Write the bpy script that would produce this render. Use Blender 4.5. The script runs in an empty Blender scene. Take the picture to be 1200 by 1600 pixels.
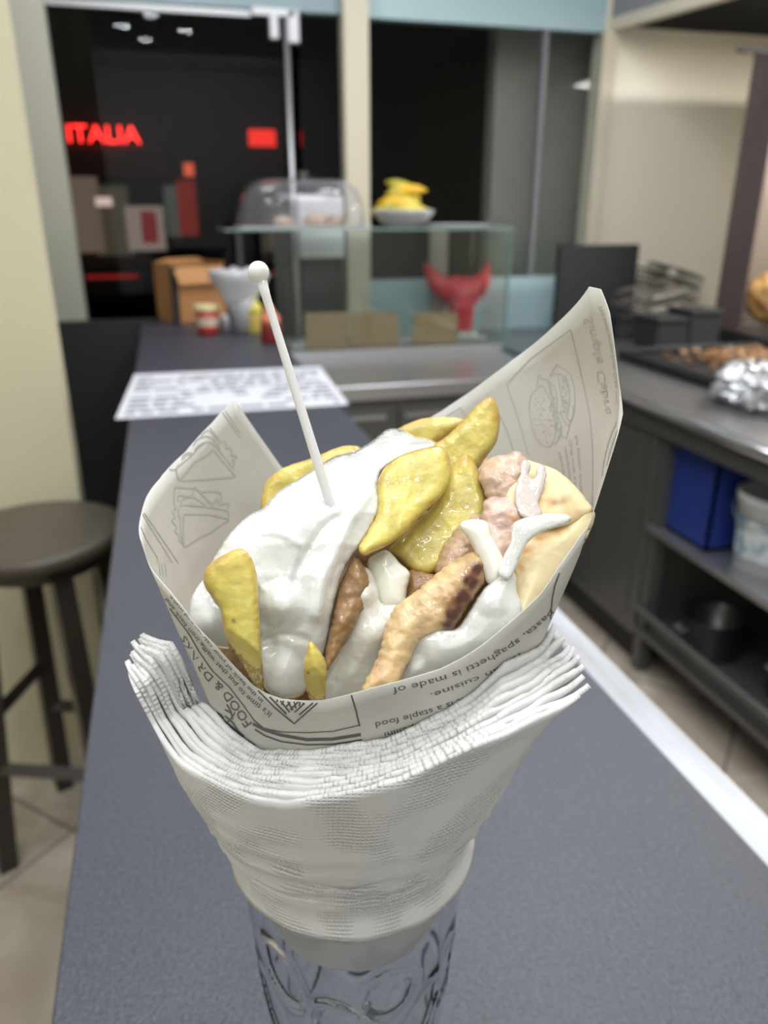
import bpy, bmesh, math, random
from mathutils import Vector, Matrix, noise
from mathutils.geometry import delaunay_2d_cdt
from mathutils.bvhtree import BVHTree
R = math.radians
scene = bpy.context.scene
C = scene.collection
random.seed(7)

# ---------------------------------------------------------------- camera, light, exposure
CAM_Z, BAR_Z, F = 1.43, 1.05, 1200.0
PITCH, YAW = R(21.5), R(-15.4)
cd = bpy.data.cameras.new('camera'); cam = bpy.data.objects.new('camera', cd); C.objects.link(cam)
scene.camera = cam
cam.location = (0, 0, CAM_Z); cam.rotation_euler = (R(90) - PITCH, 0, YAW)
cd.sensor_fit = 'VERTICAL'; cd.sensor_height = 36; cd.lens = 27.0
cd.clip_start = 0.01
cd.dof.use_dof = True; cd.dof.focus_distance = 0.205; cd.dof.aperture_fstop = 27.0 / 2.3
w = bpy.data.worlds.new('night'); scene.world = w; w.use_nodes = True
w.node_tree.nodes['Background'].inputs[0].default_value = (.05, .07, .12, 1)
w.node_tree.nodes['Background'].inputs[1].default_value = .10
vs = scene.view_settings
vs.view_transform = 'Standard'; vs.look = 'None'; vs.gamma = 1; vs.use_curve_mapping = False
vs.exposure = 0.28

def area(loc, sx, sy, power, col=(.93, .965, 1), rot=(0, 0, 0)):
    l = bpy.data.lights.new('lamp_or_fill_light', 'AREA'); l.shape = 'RECTANGLE'; l.size = sx; l.size_y = sy
    l.energy = power; l.color = col
    o = bpy.data.objects.new('lamp_or_fill_light', l); C.objects.link(o); o.location = loc; o.rotation_euler = rot
    return o
area((.75, 1.35, 2.77), .8, .8, 9)
area((-.35, .62, 2.77), .6, .5, 4)
area((1.0, .60, 2.77), .5, .5, 5)
area((.2, -1.5, 2.5), 2.6, .5, 22, rot=(R(-62), 0, 0))     # added unseen fill behind the camera, bounced off the rear wall
area((-1.6, .2, 2.77), .9, .9, 12)
area((.05, 2.65, 2.77), .6, .3, 10)
area((1.2, 2.2, 2.77), .6, .3, 14)
area((2.72, 2.25, 2.13), .4, .3, 30, (1, .96, .88))
for lx, ly in ((-.30, .22), (.10, .10), (.45, .28), (-.12, -.35), (.36, -.40), (-.5, -.15), (.05, -.85), (.5, .75), (-.40, .85)):      # small ceiling spots
    area((lx, ly, 2.76), .10, .10, 2.9)

# ---------------------------------------------------------------- helpers
def rayH(u, v):
    U = 800.0 - v
    return Vector((u - 600.0, U * math.sin(PITCH) + F * math.cos(PITCH), U * math.cos(PITCH) - F * math.sin(PITCH)))
def hp(u, v, y):                         # point of the hero frame (camera heading +y, z above the bar)
    r = rayH(u, v); t = y / r.y
    return Vector((r.x * t, y, CAM_Z - BAR_Z + r.z * t))
def proj(p):
    zr = p[2] - (CAM_Z - BAR_Z)
    d = p[1] * math.cos(PITCH) - zr * math.sin(PITCH)
    return 600 + F * p[0] / d, 800 - F * (p[1] * math.sin(PITCH) + zr * math.cos(PITCH)) / d
ROT = Matrix.Rotation(YAW, 3, 'Z')
def room(u, v, z=None, Y=None):          # point of the room on the ray, at a height or at a depth
    r = ROT @ rayH(u, v)
    t = (z - CAM_Z) / r.z if z is not None else Y / r.y
    return Vector((0, 0, CAM_Z)) + r * t

def mat(name, col, rough=.5, metal=0, **k):
    m = bpy.data.materials.new(name); m.use_nodes = True
    b = m.node_tree.nodes['Principled BSDF']
    b.inputs['Base Color'].default_value = (*col, 1); b.inputs['Roughness'].default_value = rough
    b.inputs['Metallic'].default_value = metal
    for kk, vv in k.items():
        b.inputs[kk.replace('_', ' ')].default_value = vv
    return m
def nd(m, t): return m.node_tree.nodes.new(t)
def lk(m, a, b): m.node_tree.links.new(a, b)
def BS(m): return m.node_tree.nodes['Principled BSDF']
def noisecol(m, c1, c2, scale, detail=4, lo=.35, hi=.65, coord='Object', stretch=None):
    tc = nd(m, 'ShaderNodeTexCoord'); n = nd(m, 'ShaderNodeTexNoise'); n.inputs['Scale'].default_value = scale
    n.inputs['Detail'].default_value = detail
    if stretch:
        mp = nd(m, 'ShaderNodeMapping'); mp.inputs['Scale'].default_value = stretch
        lk(m, tc.outputs[coord], mp.inputs[0]); lk(m, mp.outputs[0], n.inputs['Vector'])
    else: lk(m, tc.outputs[coord], n.inputs['Vector'])
    r = nd(m, 'ShaderNodeValToRGB'); r.color_ramp.elements[0].position = lo; r.color_ramp.elements[1].position = hi
    r.color_ramp.elements[0].color = (*c1, 1); r.color_ramp.elements[1].color = (*c2, 1)
    lk(m, n.outputs['Fac'], r.inputs[0]); lk(m, r.outputs[0], BS(m).inputs['Base Color'])
    return r
def bump(m, scale, strength, dist=.001, detail=3, coord='Object'):
    tc = nd(m, 'ShaderNodeTexCoord'); n = nd(m, 'ShaderNodeTexNoise'); n.inputs['Scale'].default_value = scale
    n.inputs['Detail'].default_value = detail
    b = nd(m, 'ShaderNodeBump'); b.inputs['Strength'].default_value = strength; b.inputs['Distance'].default_value = dist
    lk(m, tc.outputs[coord], n.inputs['Vector']); lk(m, n.outputs['Fac'], b.inputs['Height']); lk(m, b.outputs[0], BS(m).inputs['Normal'])
    return b
def glass(name, col=(1, 1, 1), rough=0.0, ior=1.45):
    m = mat(name, col, rough); BS(m).inputs['Transmission Weight'].default_value = 1; BS(m).inputs['IOR'].default_value = ior
    return m
def emis(name, col, s):
    m = mat(name, (0.02, 0.02, 0.02), .6)
    BS(m).inputs['Emission Color'].default_value = (*col, 1); BS(m).inputs['Emission Strength'].default_value = s
    return m

class MB:
    def __init__(s): s.bm = bmesh.new()
    def box(s, x0, x1, y0, y1, z0, z1, M=None):
        vs_ = [s.bm.verts.new(Vector((x, y, z)) if M is None else M @ Vector((x, y, z))) for x in (x0, x1) for y in (y0, y1) for z in (z0, z1)]
        for f in ((0, 1, 3, 2), (4, 6, 7, 5), (0, 4, 5, 1), (2, 3, 7, 6), (0, 2, 6, 4), (1, 5, 7, 3)):
            s.bm.faces.new([vs_[i] for i in f])
        return s
    def lathe(s, prof, c=(0, 0, 0), n=32, caps=True):
        rings = []
        for r, z in prof:
            rings.append([s.bm.verts.new((c[0] + r * math.cos(2 * math.pi * i / n), c[1] + r * math.sin(2 * math.pi * i / n), c[2] + z)) for i in range(n)])
        for a, b in zip(rings, rings[1:]):
            for i in range(n): s.bm.faces.new((a[i], a[(i + 1) % n], b[(i + 1) % n], b[i]))
        if caps:
            s.bm.faces.new(rings[0][::-1]); s.bm.faces.new(rings[-1])
        return s
    def tube(s, pts, r, n=8, closed=False):
        pts = [Vector(p) for p in pts]; rings = []
        for i, p in enumerate(pts):
            a = pts[max(i - 1, 0)]; b = pts[min(i + 1, len(pts) - 1)]
            if closed: a = pts[i - 1]; b = pts[(i + 1) % len(pts)]
            d = (b - a).normalized(); up = Vector((0, 0, 1)) if abs(d.z) < .9 else Vector((1, 0, 0))
            x = d.cross(up).normalized(); y = d.cross(x)
            rr = r[i] if isinstance(r, (list, tuple)) else r
            rings.append([s.bm.verts.new(p + rr * (x * math.cos(2 * math.pi * k / n) + y * math.sin(2 * math.pi * k / n))) for k in range(n)])
        prs = list(zip(rings, rings[1:])) + ([(rings[-1], rings[0])] if closed else [])
        for a, b in prs:
            for k in range(n): s.bm.faces.new((a[k], a[(k + 1) % n], b[(k + 1) % n], b[k]))
        if not closed: s.bm.faces.new(rings[0][::-1]); s.bm.faces.new(rings[-1])
        return s
    def quad(s, *p): s.bm.faces.new([s.bm.verts.new(q) for q in p]); return s
    def poly_prism(s, pts, z0, z1):
        a = [s.bm.verts.new((p[0], p[1], z0)) for p in pts]; b = [s.bm.verts.new((p[0], p[1], z1)) for p in pts]
        s.bm.faces.new(a[::-1]); s.bm.faces.new(b); n = len(pts)
        for i in range(n): s.bm.faces.new((a[i], a[(i + 1) % n], b[(i + 1) % n], b[i]))
        return s
    def build(s, name, m, parent=None, smooth=False, bevel=0, loc=None):
        bmesh.ops.recalc_face_normals(s.bm, faces=s.bm.faces)
        me = bpy.data.meshes.new(name)
        o = None
        if loc is not None:
            for v_ in s.bm.verts: v_.co -= Vector(loc)
        s.bm.to_mesh(me); s.bm.free()
        o = bpy.data.objects.new(name, me); C.objects.link(o)
        if loc is not None: o.location = loc
        if m: me.materials.append(m)
        if smooth:
            for p in me.polygons: p.use_smooth = True
        if bevel:
            b = o.modifiers.new('bevel', 'BEVEL'); b.width = bevel; b.segments = 3; b.limit_method = 'ANGLE'
        if parent: o.parent = parent
        return o
def tag(o, label=None, cat=None, group=None, kind=None):
    if label: o['label'] = label
    if cat: o['category'] = cat
    if group: o['group'] = group
    if kind: o['kind'] = kind
    return o
def struct(name, mb, m, **k): return tag(mb.build(name, m, **k), kind='structure')
def thing(name, label, cat, loc=(0, 0, 0), rz=0, group=None):
    o = bpy.data.objects.new(name, None); C.objects.link(o); o.location = loc; o.rotation_euler = (0, 0, rz)
    o.empty_display_size = .05
    return tag(o, label, cat, group)
def box(x0, x1, y0, y1, z0, z1): return MB().box(x0, x1, y0, y1, z0, z1)

# ---------------------------------------------------------------- materials
M_wall = mat('cream_paint', (.66, .61, .43), .6); bump(M_wall, 60, .05, .002)
M_wallr = mat('pale_cream_panel', (.86, .80, .66), .35)
M_grey = mat('greige_frame', (.50, .49, .42), .5)
M_ceil = mat('white_ceiling', (.8, .8, .78), .8)
M_black = mat('black_panel', (.022, .024, .028), .55)
M_dark = mat('charcoal_plastic', (.014, .015, .018), .7)
M_blue = mat('pale_blue_panel', (.42, .58, .62), .4)
M_chrome = mat('brushed_chrome', (.5, .5, .52), .4, .8)
M_post = mat('cream_post_paint', (.66, .60, .48), .5)
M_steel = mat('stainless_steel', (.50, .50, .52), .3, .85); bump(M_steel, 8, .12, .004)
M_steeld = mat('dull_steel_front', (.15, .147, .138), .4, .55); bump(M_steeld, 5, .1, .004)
M_hood = mat('hood_grey', (.26, .26, .28), .5)
M_pane = glass('window_glass', (.97, 1, .99), 0, 1.2)
M_caseglass = glass('display_glass', (.93, 1, .97))
M_clear = glass('clear_acrylic', (.99, .99, .99), .02, 1.4)
M_card = mat('kraft_card', (.36, .24, .13), .7)
M_white = mat('white_paper', (.62, .62, .67), .6)
# floor: beige marble tiles laid diagonally
M_floor = mat('beige_marble_tiles', (.5, .45, .38), .25)
tc = nd(M_floor, 'ShaderNodeTexCoord'); mp = nd(M_floor, 'ShaderNodeMapping')
TILE = .455; pB = room(1155, 1107, z=0)
ang = R(45.4)
mp.vector_type = 'POINT'
rr = Matrix.Rotation(ang, 3, 'Z') @ pB
mp.inputs['Rotation'].default_value = (0, 0, ang); mp.inputs['Location'].default_value = (-rr.x, -rr.y, 0)
bt = nd(M_floor, 'ShaderNodeTexBrick'); bt.offset = 0; bt.squash = 1
bt.inputs['Scale'].default_value = 1; bt.inputs['Brick Width'].default_value = TILE; bt.inputs['Row Height'].default_value = TILE
bt.inputs['Mortar Size'].default_value = .004; bt.inputs['Mortar'].default_value = (.16, .14, .12, 1)
ns = nd(M_floor, 'ShaderNodeTexNoise'); ns.inputs['Scale'].default_value = 3.2; ns.inputs['Detail'].default_value = 8; ns.inputs['Distortion'].default_value = 1.2
rp = nd(M_floor, 'ShaderNodeValToRGB'); rp.color_ramp.elements[0].color = (.33, .27, .21, 1); rp.color_ramp.elements[1].color = (.56, .50, .42, 1)
rp.color_ramp.elements[0].position = .3; rp.color_ramp.elements[1].position = .65
lk(M_floor, tc.outputs['Object'], mp.inputs[0]); lk(M_floor, mp.outputs[0], bt.inputs['Vector']); lk(M_floor, tc.outputs['Object'], ns.inputs['Vector'])
lk(M_floor, ns.outputs['Fac'], rp.inputs[0]); lk(M_floor, rp.outputs[0], bt.inputs['Color1']); lk(M_floor, rp.outputs[0], bt.inputs['Color2'])
lk(M_floor, bt.outputs['Color'], BS(M_floor).inputs['Base Color'])
# bar laminate with a fine grain
M_lam = mat('dark_grey_laminate', (.075, .082, .115), .42)
noisecol(M_lam, (.018, .020, .032), (.048, .052, .077), 380, 3, .34, .68)
bump(M_lam, 520, .7, .0009, 2)
BS(M_lam).inputs['Specular IOR Level'].default_value = .75
M_marb = mat('white_marble', (.8, .8, .85), .2); noisecol(M_marb, (.40, .40, .42), (.60, .60, .66), 2.2, 6, .30, .46, stretch=(6, 1, 1))

# ---------------------------------------------------------------- room shell
YW = 3.45
struct('floor', box(-3, 3.3, -2.6, YW, -.05, 0), M_floor)
struct('ceiling', box(-3, 3.3, -2.6, YW, 2.8, 2.86), M_ceil)
struct('wall_left', box(-3, -.253, 1.92, 2.0, 0, 2.8), M_wall)
tag(MB().box(-.8, -.314, 3.36, 3.44, 0, 2.8).build('trim_1', M_grey), kind='structure')
struct('wall_far_left', box(-3.1, -3, -2.6, YW, 0, 2.8), M_wall)
struct('wall_back', box(-3.1, 3.3, -2.7, -2.6, 0, 2.8), M_ceil)
struct('wall_right', box(2.95, 3.05, -2.6, YW, 0, 2.8), M_wallr)
struct('wall_front', box(1.94, 3.05, YW, YW + .1, 0, 2.8), M_wallr)
struct('trim_2', box(1.925, 1.99, YW - .03, YW, 0, 2.155), M_post)
struct('wall_front_left', box(-3, -.80, YW - .08, YW + .05, 0, 2.8), M_wall)
# above the openings: pale blue fascia, left of the post a bit duller
struct('wall_fascia', box(.8, 1.94, YW, YW + .06, 2.14, 2.8), M_blue)
struct('wall_fascia_left', box(-3, .8, YW, YW + .06, 2.145, 2.8), mat('teal_grey_panel', (.26, .36, .40), .4))
struct('trim_3', box(.772, .872, YW - .06, YW + .04, 0, 2.8), M_post)
struct('wall_sill', box(.872, 1.94, YW, YW + .06, 0, 1.136), M_blue)
# right window
w1 = tag(box(.872, 1.94, YW + .02, YW + .028, 1.136, 2.14).build('window_1', M_pane), kind='structure')
e1 = box(1.66, 1.675, YW + .0, YW + .05, 1.136, 2.14).build('window_frame', M_hood, w1)
# glass entrance door with chrome fittings
d1 = tag(box(-.312, .555, YW + .0, YW + .008, .02, 2.11).build('door_1', M_pane), kind='structure')
box(-.312, .56, YW - .015, YW + .015, 2.115, 2.135).build('door_rail', M_chrome, d1)
pA = room(455, 250, Y=YW - .02)
MB().tube([(pA.x, YW - .03, .05), (pA.x, YW - .03, 2.13)], .011, 10).build('door_rod', M_chrome, d1, smooth=True)
box(.42, .585, YW - .045, YW - .005, 2.115, 2.145).box(.555, .60, YW - .045, YW - .005, 2.03, 2.14).box(.485, .52, YW - .045, YW - .005, 2.04, 2.12).build('door_hinge', M_chrome, d1, bevel=.004)
tag(box(.60, .772, YW + .0, YW + .008, .02, 2.14).build('window_2', M_pane), kind='structure')
# dark low partition behind the far end of the bar
struct('wall_partition', box(-.95, -.04, 2.965, 3.0, 0, 1.06), M_black)

# ---------------------------------------------------------------- bar counter
bar = thing('bar_counter', 'long dark grey laminate bar counter with white marble edge strip', 'counter', (.1, 1.3, 0))
def lc(mb): return mb
def at_root(o, root):
    o.parent = root; o.matrix_parent_inverse = Matrix.Translation(-Vector(root.location)); return o
at_root(box(-.091, .328, -.9, 2.95, 1.02, 1.05).build('worktop', M_lam, bevel=.0015), bar)
at_root(box(-.03, .386, -.9, 1.35, .99, 1.0195).build('marble_edge', M_marb, bevel=.002), bar)
at_root(box(-.01, .33, -.85, 2.92, 0, .99).build('base', M_black), bar)

# menu sheet lying on the bar
def flat(pts, z, th=.0006):
    return MB().poly_prism([(p.x, p.y) for p in pts], z, z + th)
mc = [room(u, v, z=1.0505) for u, v in ((180, 655), (545, 632), (500, 573), (210, 585))]
menu = thing('menu_sheet', 'wide white printed menu sheet lying across the dark bar', 'menu', mc[0])
at_root(flat(mc, 1.0503).build('sheet', M_white), menu)
ink = mat('soft_grey_ink', (.16, .16, .22), .7)
mb = MB(); rnd = random.Random(3)
def bil(a, b): return (mc[0] * (1 - a) + mc[1] * a) * (1 - b) + (mc[3] * (1 - a) + mc[2] * a) * b
for j in range(9):
    b0 = .06 + j * .098; a = .03
    while a < .95:
        wd = rnd.uniform(.02, .12)
        if rnd.random() < .72:
            p = [bil(a, b0), bil(min(a + wd, .97), b0), bil(min(a + wd, .97), b0 + .05), bil(a, b0 + .05)]
            mb.poly_prism([(q.x, q.y) for q in p], 1.0509, 1.0511)
        a += wd + .02
at_root(mb.build('printing', ink), menu)

# ---------------------------------------------------------------- bar stool
st = thing('bar_stool', 'round dark wooden bar stool beside the cream wall', 'stool', (-.31, 1.63, 0), R(-21))
M_wood = mat('dark_walnut_wood', (.035, .028, .022), .35); M_seat = mat('brown_black_seat', (.075, .06, .045), .38); bump(M_seat, 30, .1, .002)
MB().lathe([(.16, -.035), (.175, -.03), (.18, -.015), (.176, -.002), (.165, 0), (.001, 0.001)], (0, 0, .805), 40).build('seat', M_seat, st, smooth=True)
top, bot = .085, .136
for sx in (-1, 1):
    for sy in (-1, 1):
        MB().tube([(sx * top, sy * top, .775), (sx * bot, sy * bot, 0)], .028, 4).build('leg', M_wood, st)
def legp(sx, sy, z): k = top + (bot - top) * (1 - z / .775); return (sx * k, sy * k, z)
for (a, b, z) in (((-1, -1), (1, -1), .27), ((1, -1), (1, 1), .22), ((1, 1), (-1, 1), .27), ((-1, 1), (-1, -1), .40)):
    MB().tube([legp(*a, z), legp(*b, z)], .019, 4).build('stretcher', M_wood, st)
MB().lathe([(.135, 0), (.14, .02), (.14, .035), (.001, .035)], (0, 0, .735), 32).build('seat_ring', M_wood, st)

# ---------------------------------------------------------------- steel counters
ZS = .88
sb = thing('steel_counter', 'stainless steel counter under the glass display case', 'counter', (.9, 2.9, 0))
at_root(box(.39, 1.335, 2.47, 3.42, ZS - .05, ZS).build('worktop', M_steel, bevel=.004), sb)
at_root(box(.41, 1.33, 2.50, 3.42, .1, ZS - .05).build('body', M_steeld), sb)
for x0 in (.43, .74, 1.05):
    dd = at_root(box(x0, x0 + .28, 2.485, 2.50, .15, .80).build('door', M_steeld, bevel=.004), sb)
    box(x0 + .02, x0 + .26, 2.475, 2.485, .76, .775).build('handle', M_steel, dd)
sr = thing('grill_counter', 'long stainless steel grill counter with open shelves at right', 'counter', (2, 2, 0))
at_root(box(1.36, 2.94, .3, 3.44, ZS - .005, ZS + .02).build('worktop', mat('worn_dark_steel', (.27, .27, .28), .33, .8), bevel=.004), sr)
at_root(MB().tube([(1.365, .3, ZS), (1.365, 3.0, ZS)], .020, 12).build('rolled_edge', mat('polished_steel', (.72, .72, .74), .18, .9), smooth=True), sr)
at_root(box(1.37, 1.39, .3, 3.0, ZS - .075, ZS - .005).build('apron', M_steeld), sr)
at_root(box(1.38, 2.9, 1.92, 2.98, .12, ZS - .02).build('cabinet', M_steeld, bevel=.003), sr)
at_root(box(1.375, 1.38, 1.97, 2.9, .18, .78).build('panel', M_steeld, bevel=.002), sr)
at_root(box(1.42, 2.9, 1.96, 2.96, 0, .12).build('plinth', M_black), sr)
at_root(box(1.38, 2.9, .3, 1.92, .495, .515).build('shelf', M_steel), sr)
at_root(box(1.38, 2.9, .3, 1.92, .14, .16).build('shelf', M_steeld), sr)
at_root(box(2.85, 2.9, .3, 1.92, .0, ZS - .02).build('back_panel', M_black), sr)
at_root(MB().tube([(1.38, .3, .225), (1.38, 1.92, .225)], .012, 8).build('rail', M_steeld), sr)
for yy in (.35, 1.88):
    at_root(box(1.39, 1.43, yy, yy + .04, 0, ZS - .02).build('leg', M_steeld), sr)
M_bl = mat('blue_plastic', (.02, .045, .24), .4); M_bl2 = mat('bright_blue_plastic', (.05, .11, .5), .4)
def crate(x0, x1, y0, y1, z0, z1, m, label):
    c = thing('blue_crate', label, 'crate', ((x0 + x1) / 2, (y0 + y1) / 2, z0))
    w_, d_, h_ = (x1 - x0) / 2, (y1 - y0) / 2, z1 - z0
    b = MB().box(-w_, w_, -d_, d_, 0, .01)
    for s in (-1, 1):
        b.box(s * w_ - (.008 if s > 0 else 0), s * w_ + (.008 if s < 0 else 0), -d_, d_, 0, h_)
        b.box(-w_, w_, s * d_ - (.008 if s > 0 else 0), s * d_ + (.008 if s < 0 else 0), 0, h_)
    b.build('body', m, c)
    r_ = MB()
    for s in (-1, 1):
        r_.box(-w_ - .008, w_ + .008, s * d_ - .01, s * d_ + .01, h_ - .02, h_); r_.box(s * w_ - .01, s * w_ + .01, -d_, d_, h_ - .02, h_)
    r_.build('rim', m, c)
crate(1.42, 1.75, 1.69, 1.90, .516, .81, M_bl, 'deep blue plastic crate on the shelf beside the steel cabinet')
crate(1.68, 2.05, 1.15, 1.66, .516, .82, M_bl2, 'brighter blue crate behind the white bucket')
# white bucket
bk = thing('white_bucket', 'white plastic bucket with a printed label on the open shelf', 'bucket', (1.525, 1.565, .516))
MB().lathe([(.085, 0), (.10, .19), (.106, .195), (.106, .215), (.098, .215), (.094, .19), (.08, .01), (.001, .01)], (0, 0, 0), 32).build('body', mat('white_bucket_plastic', (.72, .72, .7), .4), bk, smooth=True)
lbm = mat('bucket_label_print', (.3, .45, .5), .5); r_ = noisecol(lbm, (.18, .32, .40), (.75, .78, .78), 22, 2, .4, .6)
mb = MB(); n = 14
for i in range(n):
    a0 = R(150 + 110 * i / n); a1 = R(150 + 110 * (i + 1) / n)
    q = [(math.cos(a) * (.0865 + .079 * z) * 1.005, math.sin(a) * (.0865 + .079 * z) * 1.005, z) for a, z in ((a0, .04), (a1, .04), (a1, .15), (a0, .15))]
    mb.quad(*q)
mb.build('label', lbm, bk)
MB().tube([(math.cos(R(a)) * .108, math.sin(R(a)) * .108, .2 - .06 * math.sin(R(a - 100) * 1.0)) for a in range(100, 281, 12)], .0025, 6).build('handle', M_chrome, bk)
# pots on the bottom shelf
for (x, y, r0, h, lab) in ((1.52, 1.72, .09, .12, 'dark pot on the bottom shelf beside the steel cabinet'), (1.60, 1.42, .10, .16, 'taller dark pot on the bottom shelf, nearer the camera')):
    p = thing('stock_pot', lab, 'pot', (x, y, .161))
    MB().lathe([(r0 * .95, 0), (r0, .01), (r0, h), (r0 * 1.05, h + .004), (r0 * .96, h), (r0 * .95, .01), (.001, .01)], n=28).build('body', mat('dark_metal', (.09, .09, .09), .3, .8), p, smooth=True)
    MB().tube([(-r0, 0, h * .7), (-r0 - .03, -.02, h * .75), (-r0 - .03, .02, h * .75), (-r0, .03, h * .7)], .005, 6).build('handle', M_chrome, p)

# ---------------------------------------------------------------- display case
dc = thing('display_case', 'clear glass display case standing on the steel counter', 'display case', (.8, 3.1, ZS))
CX0, CX1, CY0, CY1, CZ0, CZ1 = .40, 1.335, 2.97, 3.36, ZS, 1.365
at_root(box(CX0, CX1, CY0 - .0, CY1, CZ0, CZ0 + .035).build('steel_base', M_steel, bevel=.004), dc)
at_root(box(.225, CX1 + .005, CY0 - .01, CY1, CZ1 - .006, CZ1).build('top_pane', M_caseglass), dc)
at_root(box(CX0, CX1, CY0, CY0 + .005, CZ0 + .036, CZ1 - .007).build('front_pane', M_caseglass), dc)
at_root(box(CX1 - .005, CX1, CY0 + .006, CY1, CZ0 + .036, CZ1 - .007).build('side_pane', M_caseglass), dc)
at_root(box(CX0, CX0 + .005, CY0 + .006, CY1, CZ0 + .036, CZ1 - .007).build('side_pane', M_caseglass), dc)
M_edge = mat('green_glass_edge', (.10, .18, .17), .3)
at_root(box(CX1 - .006, CX1 + .003, CY0 - .004, CY0 + .004, CZ0, CZ1 - .007).build('corner_edge', M_edge), dc)
at_root(box(.225, CX1 + .005, CY0 - .0145, CY0 - .0105, CZ1 - .007, CZ1 + .001).build('top_edge', mat('green_grey_edge', (.22, .30, .29), .3)), dc)
for x in (.30, .40):
    at_root(box(x, x + .02, CY1 - .02, CY1, 1.06, CZ1 - .007).build('support', M_hood), dc)
at_root(box(1.13, 1.21, CY1 - .015, CY1, CZ0 + .036, CZ1 - .007).build('support', mat('taupe_support', (.30, .27, .24), .5)), dc)
# food pans in the base
for i, x in enumerate((.46, .68, .90, 1.12)):
    t = thing('food_pan', ['steel food pan behind the leftmost kraft card', 'steel food pan behind the middle kraft card', 'steel food pan behind the rightmost kraft card', 'steel food pan by the right glass side'][i], 'pan', (x + .09, 3.12, CZ0 + .036), group='steel pans in the display case')
    MB().box(-.095, .095, -.07, -.066, 0, .02).box(-.095, .095, .066, .07, 0, .02).box(-.095, -.091, -.07, .07, 0, .02).box(.091, .095, -.07, .07, 0, .02).box(-.095, .095, -.07, .07, 0, .002).build('body', M_steel, t)
    b = MB(); rn = random.Random(i)
    for k in range(22):
        b.lathe([(.001, -.008), (.014, 0), (.001, .008)], (rn.uniform(-.075, .075), rn.uniform(-.05, .05), rn.uniform(.009, .014)), 6, False)
    tag(b.build('contents', mat('pan_contents', [(.75, .75, .7), (.5, .62, .3), (.75, .7, .65), (.7, .72, .6)][i], .5), t), kind='stuff')
for i, (u0, u1) in enumerate(((478, 545), (549, 622), (645, 713))):
    p0 = room(u0, 540, Y=3.03); p1 = room(u1, 540, Y=3.03); pt = room((u0 + u1) / 2, 488, Y=3.03)
    t = thing('kraft_card', ['leftmost blank kraft card standing in the display case', 'middle blank kraft card standing in the display case', 'rightmost blank kraft card standing in the display case'][i], 'card', ((p0.x + p1.x) / 2, 3.03, CZ0 + .036))
    wd = (p1.x - p0.x) / 2
    MB().box(-wd, wd, -.001, .001, 0, pt.z - CZ0 - .036).build('face', M_card, t)
    MB().quad((-wd * .7, .001, .09), (wd * .7, .001, .09), (wd * .7, .022, .0), (-wd * .7, .022, .0)).build('prop', M_card, t)

# dome cake cover on top of the case
pD = room(470, 355, Y=3.13)
dm = thing('cake_dome', 'clear plastic dome cover standing on top of the display case', 'dome cover', (pD.x, 3.13, CZ1))
RX, HY = .235, .168
b = MB()
prof = [(1, .0), (1, .04), (.985, .3), (.95, .55), (.88, .75), (.76, .90), (.55, .97), (.25, 1.0), (.02, 1.0)]
def dome(b, s):
    n = 48; rings = []
    for r, z in prof:
        rg = []
        for i in range(n):
            a = 2 * math.pi * i / n; ca, sa = math.cos(a), math.sin(a)
            q = (abs(ca) ** 4 + abs(sa) ** 4) ** -.25
            rg.append(b.bm.verts.new((ca * q * r * RX * s, sa * q * r * .165 * s, .006 + z * HY * s)))
        rings.append(rg)
    for a_, b_ in zip(rings, rings[1:]):
        for i in range(n): b.bm.faces.new((a_[i], a_[(i + 1) % n], b_[(i + 1) % n], b_[i]))
dome(b, 1)
o = b.build('cover', mat('clear_dome_plastic', (.95, .95, .97), .03, Transmission_Weight=.96, IOR=1.35), dm, smooth=True)
sm = o.modifiers.new('thickness', 'SOLIDIFY'); sm.thickness = .002
MB().lathe([(.012, 0), (.008, .008), (.018, .016), (.018, .022), (.001, .026)], (0.02, 0, .006 + HY), 20).build('knob', M_clear, dm, smooth=True)
box(-.24, .24, -.17, .17, 0, .005).build('tray', mat('white_tray', (.6, .6, .62), .4), dm, bevel=.002)
rn = random.Random(5)
for i, (x, y, s) in enumerate(((.05, -.03, 1.0), (-.07, -.02, .8), (.14, .04, .85))):
    t = thing('bread_roll', ['pale bread roll in the middle of the plastic dome', 'pale bread roll at the left inside the plastic dome', 'pale bread roll at the right inside the plastic dome'][i], 'bread', (pD.x + x, 3.13 + y, CZ1 + .0055))
    MB().lathe([(.02 * s, 0), (.042 * s, .006), (.048 * s, .02 * s), (.04 * s, .036 * s), (.02 * s, .045 * s), (.001, .046 * s)], n=20).build('body', mat('bread_crust', (.62, .45, .33), .7), t, smooth=True)
# notice taped on the glass
pn0 = room(468, 403, Y=YW - .06); pn1 = room(536, 305, Y=YW - .06)
M_notice = mat('bright_notice_paper', (.88, .88, .90), .6)
nt = thing('paper_notice', 'white paper notice fixed on the glass behind the dome', 'notice', (pn0.x, YW - .06, pn0.z))
MB().box(0, pn1.x - pn0.x, 0, .001, 0, pn1.z - pn0.z).build('sheet', M_notice, nt)
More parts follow.
